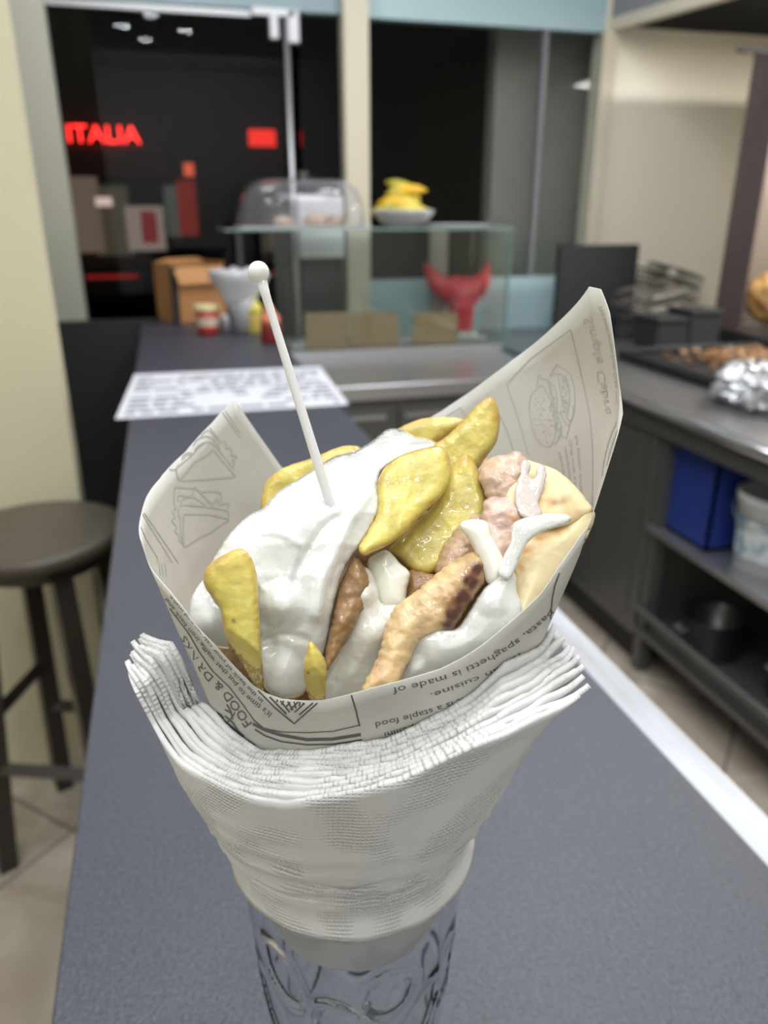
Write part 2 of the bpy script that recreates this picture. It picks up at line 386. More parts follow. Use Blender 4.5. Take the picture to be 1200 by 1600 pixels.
# bowl with yellow peppers and potato wedges
pb = room(630, 352, Y=3.12)
bw = thing('glass_bowl', 'clear bowl heaped with yellow food on the display case', 'bowl', (pb.x, 3.12, CZ1))
o = MB().lathe([(.05, 0), (.085, .012), (.118, .05), (.125, .065), (.12, .065), (.08, .018), (.001, .006)], n=40).build('body', mat('milky_bowl_plastic', (.75, .76, .78), .15, Transmission_Weight=.5), bw, smooth=True)
rn = random.Random(11)
M_yel = mat('yellow_peppers', (.62, .50, .06), .4); noisecol(M_yel, (.45, .36, .04), (.80, .64, .10), 25, 3)
M_yel2 = mat('bright_yellow_wrap', (.85, .50, .03), .4)
for i in range(16):
    a = rn.uniform(0, 6.28); lay = i // 6; rad = (.065, .05, .02)[min(lay, 2)] * rn.uniform(.5, 1)
    c = Vector((pb.x + rad * math.cos(a), 3.12 + rad * math.sin(a) * .9, CZ1 + .038 + lay * .04 + rn.uniform(0, .02)))
    L = rn.uniform(.06, .085)
    t = MB().tube([Vector((-L, 0, -.006)), Vector((-L * .55, 0, .004)), Vector((0, 0, .010)), Vector((L * .6, 0, .004)), Vector((L, 0, -.008))], [.004, .020, .025, .018, .004], 8).build('yellow_pepper', M_yel2 if i % 5 == 0 else M_yel, smooth=True)
    t.location = c; t.rotation_euler = (rn.uniform(-.3, .3), rn.uniform(-.5, .5), rn.uniform(-.8, .8))
    tag(t, 'yellow pepper heaped in the clear bowl on the display case', 'pepper', 'yellow peppers in the bowl')
pp = room(715, 352, Y=3.10)
t = MB().lathe([(.11, 0), (.135, .006), (.14, .009), (.132, .009), (.1, .004), (.001, .003)], n=40).build('white_plate', mat('white_glaze', (.85, .86, .9), .25), smooth=True)
t.location = (pp.x, 3.12, CZ1 + .0005); tag(t, 'flat white plate on the display case beside the bowl', 'plate')
# red carrier bag inside/behind the case
pr = room(722, 452, Y=3.27)
rb = thing('red_bag', 'crumpled red plastic bag with two ears inside the display case', 'bag', (pr.x, 3.27, CZ0 + .036))
M_red = mat('red_plastic', (.62, .03, .05), .35); bump(M_red, 18, .8, .02)
b = MB(); n = 26; rings = []
for j, (z, wx, wy) in enumerate(((0, .045, .04), (.05, .05, .045), (.12, .06, .05), (.17, .10, .055), (.21, .13, .05), (.235, .11, .04), (.24, .02, .01))):
    rings.append([b.bm.verts.new((wx * math.cos(2 * math.pi * i / n) + .012 * noise.noise(Vector((i * .6, j, 2))), wy * math.sin(2 * math.pi * i / n) + .008 * noise.noise(Vector((i * .9, j, 7))), z + .02 * noise.noise(Vector((i * .7, j, 5))) * (j > 1))) for i in range(n)])
for a_, b_ in zip(rings, rings[1:]):
    for i in range(n): b.bm.faces.new((a_[i], a_[(i + 1) % n], b_[(i + 1) % n], b_[i]))
b.build('body', M_red, rb, smooth=True)
for s, tx, tz in ((-1, -.175, .30), (1, .13, .315)):
    MB().tube([(s * .06, 0, .18), (tx * .75, 0, .23), (tx, 0, tz)], [.05, .038, .006], 10).build('handle', M_red, rb, smooth=True)

# ---------------------------------------------------------------- things on the far end of the bar
pc = room(276, 507, z=1.0505)
cbx = thing('cardboard_box', 'open brown cardboard box with dark strap on the far bar end', 'box', (pc.x, pc.y, 1.0505), R(28))
M_cb = mat('brown_cardboard', (.42, .20, .075), .7); noisecol(M_cb, (.36, .17, .06), (.46, .22, .085), 6)
BW, BD, BH = .21, .13, .205
MB().box(0, BW, 0, .004, 0, BH * .93).box(0, .004, 0, BD, 0, BH).box(BW - .004, BW, 0, BD, 0, BH).box(0, BW, BD - .004, BD, 0, BH).box(0, BW, 0, BD, 0, .004).build('body', M_cb, cbx)
MB().quad((0.005, -.001, BH * .93), (BW - .005, -.001, BH * .93), (BW - .01, -.030, BH * .66), (.01, -.030, BH * .66)).build('flap', M_cb, cbx)
MB().quad((0.005, BD, BH), (BW, BD, BH), (BW - .01, BD + .04, BH * 1.04), (.08, BD + .04, BH * 1.04)).build('flap', M_cb, cbx)
MB().box(-.004, .018, -.004, .0, 0, BH * .95).box(-.004, 0, -.004, .008, 0, BH * .95).build('strap', M_dark, cbx)
pc = room(326, 522, z=1.0505)
cu = thing('paper_cup', 'small red and white paper cup with cream lid', 'cup', (pc.x, pc.y, 1.0505))
M_rp = mat('red_cup_print', (.55, .05, .04), .4)
MB().lathe([(.032, 0), (.0335, .022), (.035, .045), (.037, .075), (.001, .075)], n=28).build('body', M_rp, cu, smooth=True)
MB().lathe([(.0346, .028), (.0368, .056)], n=28, caps=False).build('label_band', mat('pale_cup_band', (.75, .6, .5), .5), cu, smooth=True)
MB().lathe([(.0385, .074), (.0405, .078), (.0405, .092), (.038, .094), (.001, .094)], n=28).build('lid', mat('cream_lid', (.78, .66, .36), .4), cu, smooth=True)
pc = room(383, 520, z=1.0505)
tg = thing('cutlery_glass', 'clear tumbler stuffed with a white plastic bag of straws', 'glass', (pc.x, pc.y, 1.0505))
MB().lathe([(.036, 0), (.04, .06), (.046, .11), (.044, .11), (.037, .06), (.033, .008), (.001, .008)], n=28).build('tumbler', mat('cloudy_tumbler', (.8, .81, .84), .1, Transmission_Weight=.6), tg, smooth=True)
b = MB(); n = 30; rings = []
for j, (z, r0) in enumerate(((.012, .030), (.06, .038), (.11, .050), (.15, .070), (.185, .090), (.20, .08), (.19, .04), (.17, .01))):
    rings.append([b.bm.verts.new(((r0 * 1.05) * math.cos(2 * math.pi * i / n) * (1 + .25 * noise.noise(Vector((i * .8, j * .5, 3)))) - (.01 if z > .1 else 0), r0 * .7 * math.sin(2 * math.pi * i / n), z + .03 * noise.noise(Vector((i * .9, j, 8))) * (z > .12))) for i in range(n)])
for a_, b_ in zip(rings, rings[1:]):
    for i in range(n): b.bm.faces.new((a_[i], a_[(i + 1) % n], b_[(i + 1) % n], b_[i]))
b.build('plastic_bag', mat('milky_plastic_bag', (.75, .76, .8), .3, Transmission_Weight=.35), tg, smooth=True)
for k in range(7):
    s = MB().tube([(0, 0, .02), (rnd.uniform(-.07, .08), rnd.uniform(-.03, .03), .2)], .0035, 6).build('straw', M_white, tg)
pc = room(352, 515, z=1.0505)
t = MB().lathe([(.013, 0), (.016, .03), (.012, .05), (.001, .052)], n=16).build('salt_shaker', M_white, smooth=True); t.location = (pc.x, pc.y, 1.0505)
tag(t, 'tiny white shaker between paper cup and tumbler', 'shaker')
for i, (u, v, hh, cb, ct, lab) in enumerate(((452, 518, .115, (.55, .42, .10), (.72, .62, .12), 'yellow squeeze bottle behind the red sauce bottle'), (464, 533, .10, (.22, .02, .02), (.72, .22, .13), 'dark red sauce bottle with salmon cap at bar edge'))):
    p = room(u, v, z=1.0505); p.x = min(p.x, .30 if i else .27)
    t = thing('sauce_bottle', lab, 'bottle', (p.x, p.y, 1.0505))
    MB().lathe([(.028, 0), (.031, .006), (.031, hh * .5), (.029, hh * .58), (.001, hh * .58)], n=24).build('body', mat('sauce_body', cb, .35), t, smooth=True)
    MB().lathe([(.031, hh * .56), (.031, hh * .72), (.018, hh * .88), (.006, hh * 1.12), (.001, hh * 1.13)], n=24).build('cap', mat('sauce_cap', ct, .4), t, smooth=True)

# ---------------------------------------------------------------- cooking corner
pm = room(928, 470, Y=3.2)
mo = thing('dark_monitor', 'black flat monitor panel standing before the cream wall', 'monitor', (pm.x, 3.2, ZS + .02))
MB().box(-.195, .195, -.015, .02, .04, .385).build('screen', M_dark, mo, bevel=.005)
MB().box(-.03, .03, .0, .03, .01, .06).box(-.1, .1, -.06, .08, 0, .012).build('stand', M_dark, mo)
for i, (u, v, wx, wy, hh, lab) in enumerate(((1042, 546, .075, .08, .13, 'left black plastic container under the wire racks'), (1090, 544, .07, .08, .155, 'taller black plastic container next to the kebab grill'), (985, 530, .07, .05, .10, 'low dark grey container behind the paper cone tip'))):
    p = room(u, v, z=ZS + .021)
    t = thing('food_container', lab, 'container', (p.x, p.y + .05, ZS + .021))
    MB().box(-wx, wx, -wy, wy, 0, hh - .02).build('body', M_dark, t, bevel=.006)
    MB().box(-wx - .005, wx + .005, -wy - .005, wy + .005, hh - .02, hh).build('lid', M_dark, t, bevel=.004)
M_wire = mat('grey_wire', (.16, .15, .14), .35, .7)
def rack(c, sx, sy, sz, rot, label):
    t = thing('wire_rack', label, 'rack', c); t.rotation_euler = rot
    f = MB()
    for z in (0, sz):
        P = []
        for i in range(24):
            a = 2 * math.pi * i / 24; q = (abs(math.cos(a)) ** 6 + abs(math.sin(a)) ** 6) ** (-1 / 6)
            P.append((sx * math.cos(a) * q, sy * math.sin(a) * q, z))
        f.tube(P, .006, 6, True)
    f.build('frame', M_wire, t, smooth=True)
    g = MB()
    for i in range(9):
        x = -sx * .9 + sx * 1.8 * i / 8
        g.tube([(x, -sy, sz), (x, -sy * .97, 0), (x, sy * .97, 0), (x, sy, sz)], .0038, 5)
    g.build('wires', M_wire, t)
p = room(1035, 470, z=ZS + .19); rack((p.x + .0, p.y + .05, ZS + .178), .16, .10, .05, (R(4), R(-6), R(10)), 'grey wire rack lying on the black containers')
p = room(1000, 455, z=ZS + .19); rack((p.x - .02, p.y + .02, ZS + .235), .13, .09, .05, (R(-10), R(12), R(-25)), 'tilted wire rack on top of the pile, left side')
rack((p.x + .20, p.y + .04, ZS + .24), .12, .09, .04, (R(8), R(14), R(20)), 'tilted wire rack on top of the pile, right side')
# griddle tray with meat scraps
gt = thing('griddle_tray', 'wide black griddle tray with meat scraps on the grill counter', 'tray', (2.0, 2.2, ZS + .021))
M_pan = mat('black_griddle', (.03, .03, .033), .35, .3)
MB().box(-.36, .42, -.42, .40, 0, .012).box(-.36, -.345, -.42, .40, 0, .035).box(.405, .42, -.42, .40, 0, .035).box(-.36, .42, -.42, -.405, 0, .035).box(-.36, .42, .385, .40, 0, .035).build('body', M_pan, gt, bevel=.002)
b = MB(); rn = random.Random(9)
for k in range(260):
    x, y = rn.gauss(.06, .13), rn.gauss(.16, .11)
    if -.32 < x < .38 and -.38 < y < .36:
        M_ = Matrix.Translation((x, y, .02 + rn.random() * .012)) @ Matrix.Rotation(rn.random() * 3, 4, 'Z') @ Matrix.Rotation(rn.random(), 4, 'X')
        b.box(-.014, .014, -.007, .007, -.003, .003, M_)
tag(b.build('meat_scraps', mat('browned_scraps', (.28, .15, .07), .5), gt), kind='stuff')
# crumpled foil
pf = room(1185, 640, z=ZS + .03)
M_foil = mat('aluminium_foil', (.6, .6, .62), .35, .9)
bm = bmesh.new(); bmesh.ops.create_icosphere(bm, subdivisions=5, radius=1)
for v_ in bm.verts:
    d = v_.co.copy(); f = 1 + .28 * noise.noise(d * 2.3) + .16 * noise.noise(d * 5) + .09 * abs(noise.noise(d * 11)) + .05 * noise.noise(d * 22)
    v_.co = Vector((d.x * .10 * f, d.y * .13 * f, max(d.z * .075 * f, -.045)))
fb = MB(); fb.bm.free(); fb.bm = bm
t = fb.build('foil_parcel', M_foil); t.location = (pf.x + .06, pf.y + .08, ZS + .067); tag(t, 'crumpled silver foil parcel on the grill counter edge', 'foil')
# vertical kebab grill
kb = thing('kebab_grill', 'upright steel kebab grill with brown meat spit at right', 'grill', (2.45, 2.85, ZS + .021))
M_kb = mat('warm_grey_steel', (.22, .19, .17), .35, .6)
MB().box(-.145, .40, .05, .07, .06, 1.10).build('back_shield', M_kb, kb)
MB().box(-.155, -.145, -.10, .07, .06, 1.10).build('side_shield', mat('mauve_steel', (.20, .15, .15), .35, .5), kb)
MB().box(-.14, .40, .03, .05, 1.00, 1.09).build('header', mat('dark_red_header', (.35, .05, .07), .4), kb)
MB().box(-.15, .40, -.35, .10, 0, .05).build('drip_base', M_pan, kb, bevel=.005)
MB().tube([(-.02, -.12, .05), (-.02, -.12, .9)], .008, 8).build('spit', M_chrome, kb)
bm = bmesh.new(); bmesh.ops.create_uvsphere(bm, u_segments=40, v_segments=30, radius=1)
for v_ in bm.verts:
    d = v_.co.copy(); f = 1 + .18 * noise.noise(d * 3) + .1 * noise.noise(d * 8)
    v_.co = Vector((d.x * .11 * f, d.y * .11 * f, d.z * .11)) + Vector((-.02, -.12, .19))
fb = MB(); fb.bm.free(); fb.bm = bm
mm = mat('roast_meat', (.40, .2, .07), .4); noisecol(mm, (.20, .07, .02), (.62, .38, .14), 14)
fb.build('meat_cone', mm, kb, smooth=True)
box(-.0, .05, -.20, -.15, .06, .12).build('burner_glow', emis('red_burner', (1, .08, .02), 1.5), kb)
# extractor hood
hd = thing('extractor_hood', 'grey extractor hood with cream trim above the grill counter', 'hood', (2.4, 2.3, 2.16))
A = room(930, 52, z=2.16); B = room(1107, 0, z=2.16); dv = (B - A); A2 = Vector((A.x, 3.44, 0)); B2 = A + dv * 3.2
def skew(x_off0, x_off1, z0, z1, m, name):
    pts = [(A2.x + x_off0, A2.y), (A2.x + x_off1, A2.y), (B2.x + x_off1, B2.y), (B2.x + x_off0, B2.y)]
    return at_root(MB().poly_prism(pts, z0, z1).build(name, m), hd)
skew(.0, .03, 2.19, 2.79, M_hood, 'side_panel')
skew(-.008, .035, 2.145, 2.19, M_post, 'trim_strip')
at_root(MB().poly_prism([(A2.x + .035, 3.44), (2.94, 3.44), (2.94, B2.y), (B2.x + .035, B2.y)], 2.165, 2.175).build('underside', mat('dark_underside', (.025, .025, .027), .95, Specular_IOR_Level=.1)), hd)  # hood underside in one even dark matte colour
at_root(box(room(1156, 80, Y=2.7).x, 2.75, 2.7, 2.72, room(1156, 80, Y=2.7).z, room(1156, 73, Y=2.7).z).build('rail', M_dark), hd)

# ---------------------------------------------------------------- street outside at night
struct('street', box(-9, 12, YW + .15, 16, -.15, -.1), mat('night_asphalt', (.02, .02, .02), .5))
M_fac = mat('dark_facade', (.012, .012, .016), .8)
sh = thing('shop_building', 'dark building across the street with red sign band', 'building', (-1, 12.2, -.1))
at_root(box(-4, 6, 12.2, 13, -.1, 6).build('facade', M_fac), sh)
s0 = room(105, 222, Y=12.1); s1 = room(217, 197, Y=12.1)
at_root(box(s0.x - .1, s1.x + .35, 12.12, 12.19, s0.z - .42, s0.z - .02).build('sign_band', mat('maroon_band', (.10, .012, .012), .6)), sh)
def text_obj(s, size, m, parent, loc, rot, name):
    cu_ = bpy.data.curves.new(name, 'FONT'); cu_.body = s; cu_.size = size; cu_.extrude = .01; cu_.resolution_u = 3
    o = bpy.data.objects.new(name, cu_); C.objects.link(o); dg = bpy.context.evaluated_depsgraph_get()
    me = bpy.data.meshes.new_from_object(o.evaluated_get(dg)); C.objects.unlink(o); bpy.data.objects.remove(o)
    n = bpy.data.objects.new(name, me); C.objects.link(n); me.materials.clear(); me.materials.append(m); n.location = loc; n.rotation_euler = rot
    if parent: at_root(n, parent)
    return n
M_neon = emis('red_neon', (1, .025, .02), 3.2)
t = text_obj('ITALIA', .30, M_neon, sh, (s0.x, 12.08, s0.z), (R(90), 0, 0), 'sign_letters')
wx = max(v_.co.x for v_ in t.data.vertices); t.scale = ((s1.x - s0.x) / wx, (s1.z - s0.z) / .21, 1)
def lit(u0, v0, u1, v1, m, name, Y=12.15):
    a = room(u0, v1, Y=Y); b_ = room(u1, v0, Y=Y)
    return at_root(box(a.x, b_.x, Y, Y + .04, a.z, b_.z).build(name, m), sh)
lit(118, 275, 150, 395, emis('dim_window', (.45, .32, .24), .2), 'window')
lit(152, 290, 198, 400, emis('dimmer_window', (.25, .2, .14), .15), 'window')
lit(202, 322, 254, 392, emis('lit_poster', (.6, .45, .4), .25), 'window', 12.1)
lit(224, 330, 243, 380, emis('red_poster', (.35, .03, .04), .3), 'poster', 12.05)
lit(150, 308, 174, 322, emis('lamp_glow', (1, .75, .65), .5), 'lamp', 12.0)
lit(282, 282, 304, 368, emis('red_column', (.7, .05, .03), .15), 'lit_column', 12.0)
lit(288, 255, 302, 275, emis('orange_lamp', (1, .15, .08), .5), 'lamp', 12.0)
lit(262, 290, 280, 370, emis('grey_window', (.06, .07, .06), .6), 'window')
lit(390, 203, 430, 228, emis('red_sign', (1, .03, .02), .8), 'sign', 12.0)
lit(130, 398, 262, 412, mat('beige_step', (.18, .14, .10), .7), 'step', 11.9)
lit(135, 429, 215, 436, emis('red_reflection_glow', (.5, .02, .02), .35), 'reflection_strip', 11.6)  # glowing strip stands in for a red reflection on the street
nb = thing('side_wall', 'grey side wall outside the right window', 'wall', (2.0, 4.2, -.1))
at_root(box(room(768, 250, Y=3.75).x, 2.9, 3.75, 3.85, -.1, 4).build('body', mat('grey_render_wall', (.30, .30, .27), .8)), nb)
fc = thing('outdoor_chair', 'black chair outside behind the glass door', 'chair', (.95, 4.6, -.1))
MB().box(-.25, .25, -.25, .25, .42, .47).build('seat', M_black, fc); MB().box(-.25, .25, .22, .26, .47, 1.2).build('backrest', M_black, fc, bevel=.02)
for sx in (-.23, .23):
    for sy in (-.23, .23): MB().box(sx - .02, sx + .02, sy - .02, sy + .02, 0, .42).build('leg', M_black, fc)

# ================================================================ HERO: gyros wrap in a glass
def hero(o):                                  # hero frame -> room
    o.location = (0, 0, BAR_Z); o.rotation_euler = (0, 0, YAW); return o
def interp(tab, x):
    if x <= tab[0][0]: return tab[0][1:]
    for a, b in zip(tab, tab[1:]):
        if x <= b[0]:
            k = (x - a[0]) / (b[0] - a[0]); return [p + (q - p) * k for p, q in zip(a[1:], b[1:])]
    return tab[-1][1:]
# paper cone cross-sections: z, cx, cy, rx, ry
LOFT = [(.125, -.0100, .2244, .020, .020), (.165, -.0075, .2244, .0325, .0345), (.20, -.0068, .2240, .0440, .0462), (.25, -.00675, .2230, .0554, .0587), (.29, -.0060, .2210, .0652, .0691),
        (.33, -.0054, .2200, .0715, .0758), (.37, -.0115, .2210, .0698, .0740)]
def loft(th, z, off=0):
    cx, cy, rx, ry = interp(LOFT, z); a = R(th)
    return Vector((cx + (rx + off) * math.cos(a), cy + (ry + off) * math.sin(a), z))
def fit(u, v, th0, zr, fn, dth=22):
    best = None; t0, z0 = th0, sum(zr) / 2; ht, hz = dth, (zr[1] - zr[0]) / 2
    for it in range(7):
        bt_ = None
        for i in range(-8, 9):
            for j in range(-8, 9):
                t_, z_ = t0 + ht * i / 8, z0 + hz * j / 8
                p = proj(fn(t_, z_)); e = (p[0] - u) ** 2 + (p[1] - v) ** 2
                if bt_ is None or e < bt_[0]: bt_ = (e, t_, z_)
        t0, z0 = bt_[1], bt_[2]; ht *= .35; hz *= .35
    return t0, z0
RIM = [(875, 885, -48), (905, 840, -28), (926, 803, -15), (950, 745, -9), (965, 680, -5), (971, 610, -1), (964, 545, 5), (952, 490, 10), (938, 452, 17), (920, 448, 24),
       (870, 505, 40), (800, 563, 54), (735, 612, 66), (690, 642, 75), (640, 672, 84), (580, 705, 94), (520, 735, 104), (470, 752, 112), (440, 730, 120), (402, 676, 130), (366, 624, 139),
       (330, 662, 146), (290, 706, 153), (250, 750, 162), (228, 778, 170), (219, 806, 177), (219, 845, 186), (230, 879, 192), (244, 900, 198), (262, 922, 204), (282, 946, 211), (310, 982, 219), (334, 1006, 226),
       (370, 1046, 238), (396, 1072, 246), (416, 1084, 250), (440, 1092, 256), (466, 1094, 262), (507, 1093, 271), (540, 1086, 277), (580, 1075, 285), (615, 1067, 291), (650, 1057, 296), (687, 1045, 301), (720, 1028, 304),
       (751, 1008, 306), (785, 982, 308), (812, 960, 309), (849, 925, 311)]
rim = []
for u, v, th in RIM:
    t_, z_ = fit(u, v, th, (.26, .375), loft, 16)
    rim.append([t_, z_])
r2 = [rim[0]]
for q in rim[1:]:
    if q[0] - r2[-1][0] > .15: r2.append(q)
rim = r2; rim.append([rim[0][0] + 360, rim[0][1]])
def rimz(th):
    while th < rim[0][0]: th += 360
    while th > rim[-1][0]: th -= 360
    return interp(rim, th)[0]
# paper surface
ths = sorted(set([round(q[0], 3) for q in rim] + [rim[0][0] + 1.5 * i for i in range(1, 240)]))
ths = [t_ for t_ in ths if t_ <= rim[-1][0]]
NR = 30
bm = bmesh.new(); uvl = bm.loops.layers.uv.new('UVMap'); cols = []
for t_ in ths[:-1]:
    zt = rimz(t_); col = []
    for j in range(NR + 1):
        z = .13 + (zt - .13) * j / NR
        wob = .0006 * noise.noise(Vector((math.cos(R(t_)) * 3, math.sin(R(t_)) * 3, z * 30)))
        col.append(bm.verts.new(loft(t_, z, wob)))
    cols.append(col)
for i in range(len(cols)):
    a_, b_ = cols[i], cols[(i + 1) % len(cols)]
    for j in range(NR): bm.faces.new((a_[j], b_[j], b_[j + 1], a_[j + 1]))
# little folded-over corner at the tip of the tall flap
bm.normal_update()
paper_bvh = BVHTree.FromBMesh(bm)
M_paper = mat('greaseproof_paper', (.72, .71, .67), .55, Subsurface_Weight=0.0)
noisecol(M_paper, (.66, .655, .615), (.73, .725, .69), 45, 4)
nt_ = M_paper.node_tree
tr = nd(M_paper, 'ShaderNodeBsdfTranslucent'); tr.inputs[0].default_value = (.85, .80, .68, 1); mx = nd(M_paper, 'ShaderNodeMixShader'); mx.inputs[0].default_value = .22
outn = [n_ for n_ in nt_.nodes if n_.type == 'OUTPUT_MATERIAL'][0]
lk(M_paper, BS(M_paper).outputs[0], mx.inputs[1]); lk(M_paper, tr.outputs[0], mx.inputs[2]); lk(M_paper, mx.outputs[0], outn.inputs[0])
mbp = MB(); mbp.bm.free(); mbp.bm = bm
paper = hero(mbp.build('paper_wrapper', M_paper, smooth=True))
tag(paper, 'printed newsprint style paper cone wrapped around the gyros', 'paper wrapper')
sm = paper.modifiers.new('thickness', 'SOLIDIFY'); sm.thickness = .00018; sm.offset = 0

# ---- printing laid on the paper surface
CAMH = Vector((0, 0, CAM_Z - BAR_Z))
def onpaper(u, v, lift=.00022):
    r = rayH(u, v).normalized()
    h = paper_bvh.ray_cast(CAMH, r)
    if h[0] is None: return None
    n_ = h[1] if h[1].dot(r) < 0 else -h[1]
    return h[0] + n_ * lift
def ribbon(bm_, pts, wpx):
    # subdivide then lay a ribbon of pixel width wpx
    P = []
    for a_, b_ in zip(pts, pts[1:]):
        L = math.hypot(b_[0] - a_[0], b_[1] - a_[1]); n_ = max(1, int(L / 3.5))
        for i in range(n_): P.append((a_[0] + (b_[0] - a_[0]) * i / n_, a_[1] + (b_[1] - a_[1]) * i / n_))
    P.append(pts[-1]); prev = None
    for i, p in enumerate(P):
        a_ = P[max(i - 1, 0)]; b_ = P[min(i + 1, len(P) - 1)]
        dx, dy = b_[0] - a_[0], b_[1] - a_[1]; L = math.hypot(dx, dy) or 1
        nx, ny = -dy / L * wpx / 2, dx / L * wpx / 2
        A_, B_ = onpaper(p[0] + nx, p[1] + ny), onpaper(p[0] - nx, p[1] - ny)
        cur = None
        if A_ and B_ and (A_ - B_).length < .004: cur = (bm_.verts.new(A_), bm_.verts.new(B_))
        if prev and cur and (prev[0].co - cur[0].co).length < .006: bm_.faces.new((prev[0], cur[0], cur[1], prev[1]))
        prev = cur
def poly(bm_, pts):
    q = [onpaper(*p) for p in pts]
    if all(q) and max((a_ - q[0]).length for a_ in q) < .01:
        bm_.faces.new([bm_.verts.new(p) for p in q])
def glyphs(s):
    cu_ = bpy.data.curves.new('t', 'FONT'); cu_.body = s; cu_.size = 1; cu_.resolution_u = 2
    o = bpy.data.objects.new('t', cu_); C.objects.link(o); dg = bpy.context.evaluated_depsgraph_get()
    me = bpy.data.meshes.new_from_object(o.evaluated_get(dg)); C.objects.unlink(o); bpy.data.objects.remove(o)
    vs_ = [(v_.co.x, v_.co.y) for v_ in me.vertices]; fs = [list(p.vertices) for p in me.polygons]
    return vs_, fs
def catmull(pts, n_=8):
    out = []
    for i in range(len(pts) - 1):
        p0, p1, p2, p3 = pts[max(i - 1, 0)], pts[i], pts[i + 1], pts[min(i + 2, len(pts) - 1)]
        for k in range(n_):
            t_ = k / n_
            out.append(tuple(.5 * ((2 * p1[c]) + (-p0[c] + p2[c]) * t_ + (2 * p0[c] - 5 * p1[c] + 4 * p2[c] - p3[c]) * t_ ** 2 + (-p0[c] + 3 * p1[c] - 3 * p2[c] + p3[c]) * t_ ** 3) for c in range(len(p1))))
    out.append(tuple(pts[-1])); return out
def text(bm_, s, base, hpx, mirror=False, shear=0, wscale=1, bold=0):
    """text along a pixel path; hpx = cap height (start, end); up = right-hand side normal rotated from the path; mirror flips it"""
    vs_, fs = glyphs(s); W = max(p[0] for p in vs_) or 1
    path = catmull(base, 8); Ls = [0]
    for a_, b_ in zip(path, path[1:]): Ls.append(Ls[-1] + math.hypot(b_[0] - a_[0], b_[1] - a_[1]))
    out = []
    for x, y in vs_:
        d = Ls[-1] * (x / W)
        i = 0
        while i < len(Ls) - 2 and Ls[i + 1] < d: i += 1
        k = (d - Ls[i]) / max(Ls[i + 1] - Ls[i], 1e-6)
        px, py = path[i][0] + (path[i + 1][0] - path[i][0]) * k, path[i][1] + (path[i + 1][1] - path[i][1]) * k
        dx, dy = path[i + 1][0] - path[i][0], path[i + 1][1] - path[i][1]; L = math.hypot(dx, dy) or 1
        nx, ny = dy / L, -dx / L               # 'up' when reading along the path
        if mirror: nx, ny = -nx, -ny
        h = (hpx[0] + (hpx[1] - hpx[0]) * x / W) / .7
        px += dx / L * shear * y * h; py += dy / L * shear * y * h
        out.append(onpaper(px + nx * y * h, py + ny * y * h))
    vv = [bm_.verts.new(p) if p else None for p in out]
    for f in fs:
        q = [vv[i] for i in f]
        if all(q) and max((a_.co - q[0].co).length for a_ in q) < .008:
            try: bm_.faces.new(q)
            except ValueError: pass

ink1 = bmesh.new()      # dark print seen on the outer face
text(ink1, 'pasta, spaghetti is made of', [(862, 952), (800, 1003), (740, 1036), (680, 1058), (612, 1074)], (8, 11))
text(ink1, 'Italian cuisine.', [(812, 1018), (780, 1040), (745, 1056), (672, 1083)], (6, 9))
text(ink1, 'type of spaghetti. It is a staple food', [(850, 1008), (800, 1052), (740, 1082), (660, 1110), (586, 1128)], (7, 9.5))
text(ink1, 'form of spaghetti, while capellini', [(845, 1028), (790, 1070), (730, 1102), (670, 1125), (600, 1144)], (7, 8.5))
text(ink1, "It's time to put that waffle iron back and", [(427, 1114), (396, 1091), (377, 1073), (357, 1049), (337, 1029), (318, 1004), (294, 976), (262, 934)], (9, 5), wscale=1)
text(ink1, 'in the back of your cabinet and make', [(413, 1094), (397, 1078), (372, 1053), (350, 1028), (333, 1008), (314, 984), (268, 930)], (7, 4))
text(ink1, 'FOOD & DRINKS', [(396, 1130), (378, 1105), (356, 1077), (329, 1051), (308, 1022), (290, 992)], (15, 9))
ribbon(ink1, [(563, 1132), (520, 1142), (480, 1144), (440, 1143), (412, 1137), (397, 1124), (382, 1103), (359, 1073), (332, 1047), (312, 1018), (296, 990), (266, 950)], 1.4)
ribbon(ink1, [(564, 1147), (520, 1154), (480, 1155), (440, 1148), (415, 1140), (396, 1130)], 4.6)
ribbon(ink1, [(566, 1155), (520, 1162), (480, 1163), (440, 1158), (415, 1149), (399, 1139)], 2.2)
ribbon(ink1, [(549, 1085), (556, 1108), (562, 1134)], 2.6)
ribbon(ink1, [(404, 1078), (430, 1105), (460, 1130), (480, 1112), (499, 1095)], 2.2)
for k in range(6):
    ribbon(ink1, [(418 + k * 13, 1091), (404 + k * 13 + 20, 1105 if k < 1 else 1098)] if False else [(422 + k * 12, 1088), (448 + k * 5, 1115 - k * 3)], 2.4)
    ribbon(ink1, [(500 - k * 13, 1088), (468 - k * 7, 1116 - k * 4)], 2.4)
ribbon(ink1, [(262, 952), (277, 984)], 3.5); ribbon(ink1, [(268, 975), (279, 996)], 2)
ribbon(ink1, [(873, 895), (866, 915), (862, 935), (858, 985), (850, 1002)], 1.8)
ribbon(ink1, [(300, 1055), (315, 1080), (330, 1105)], 1.2)
for (a_, b_) in (((352, 1118), (372, 1140)), ((356, 1128), (368, 1112)), ((350, 1125), (378, 1152)), ((365, 1120), (352, 1108)), ((372, 1142), (386, 1162)), ((378, 1150), (398, 1168)), ((360, 1135), (382, 1150)), ((388, 1156), (404, 1172)), ((338, 1112), (350, 1122)), ((355, 1100), (364, 1124))):
    ribbon(ink1, [a_, ((a_[0] + b_[0]) / 2 + 2, (a_[1] + b_[1]) / 2 - 1), b_], 2.2)
m1 = MB(); m1.bm.free(); m1.bm = ink1
pr1 = m1.build('dark_print', mat('grey_black_ink', (.10, .10, .11), .6), paper); pr1['label'] = 'dark upside-down newsprint text'
ink2 = bmesh.new()      # faint print showing through on the inner face
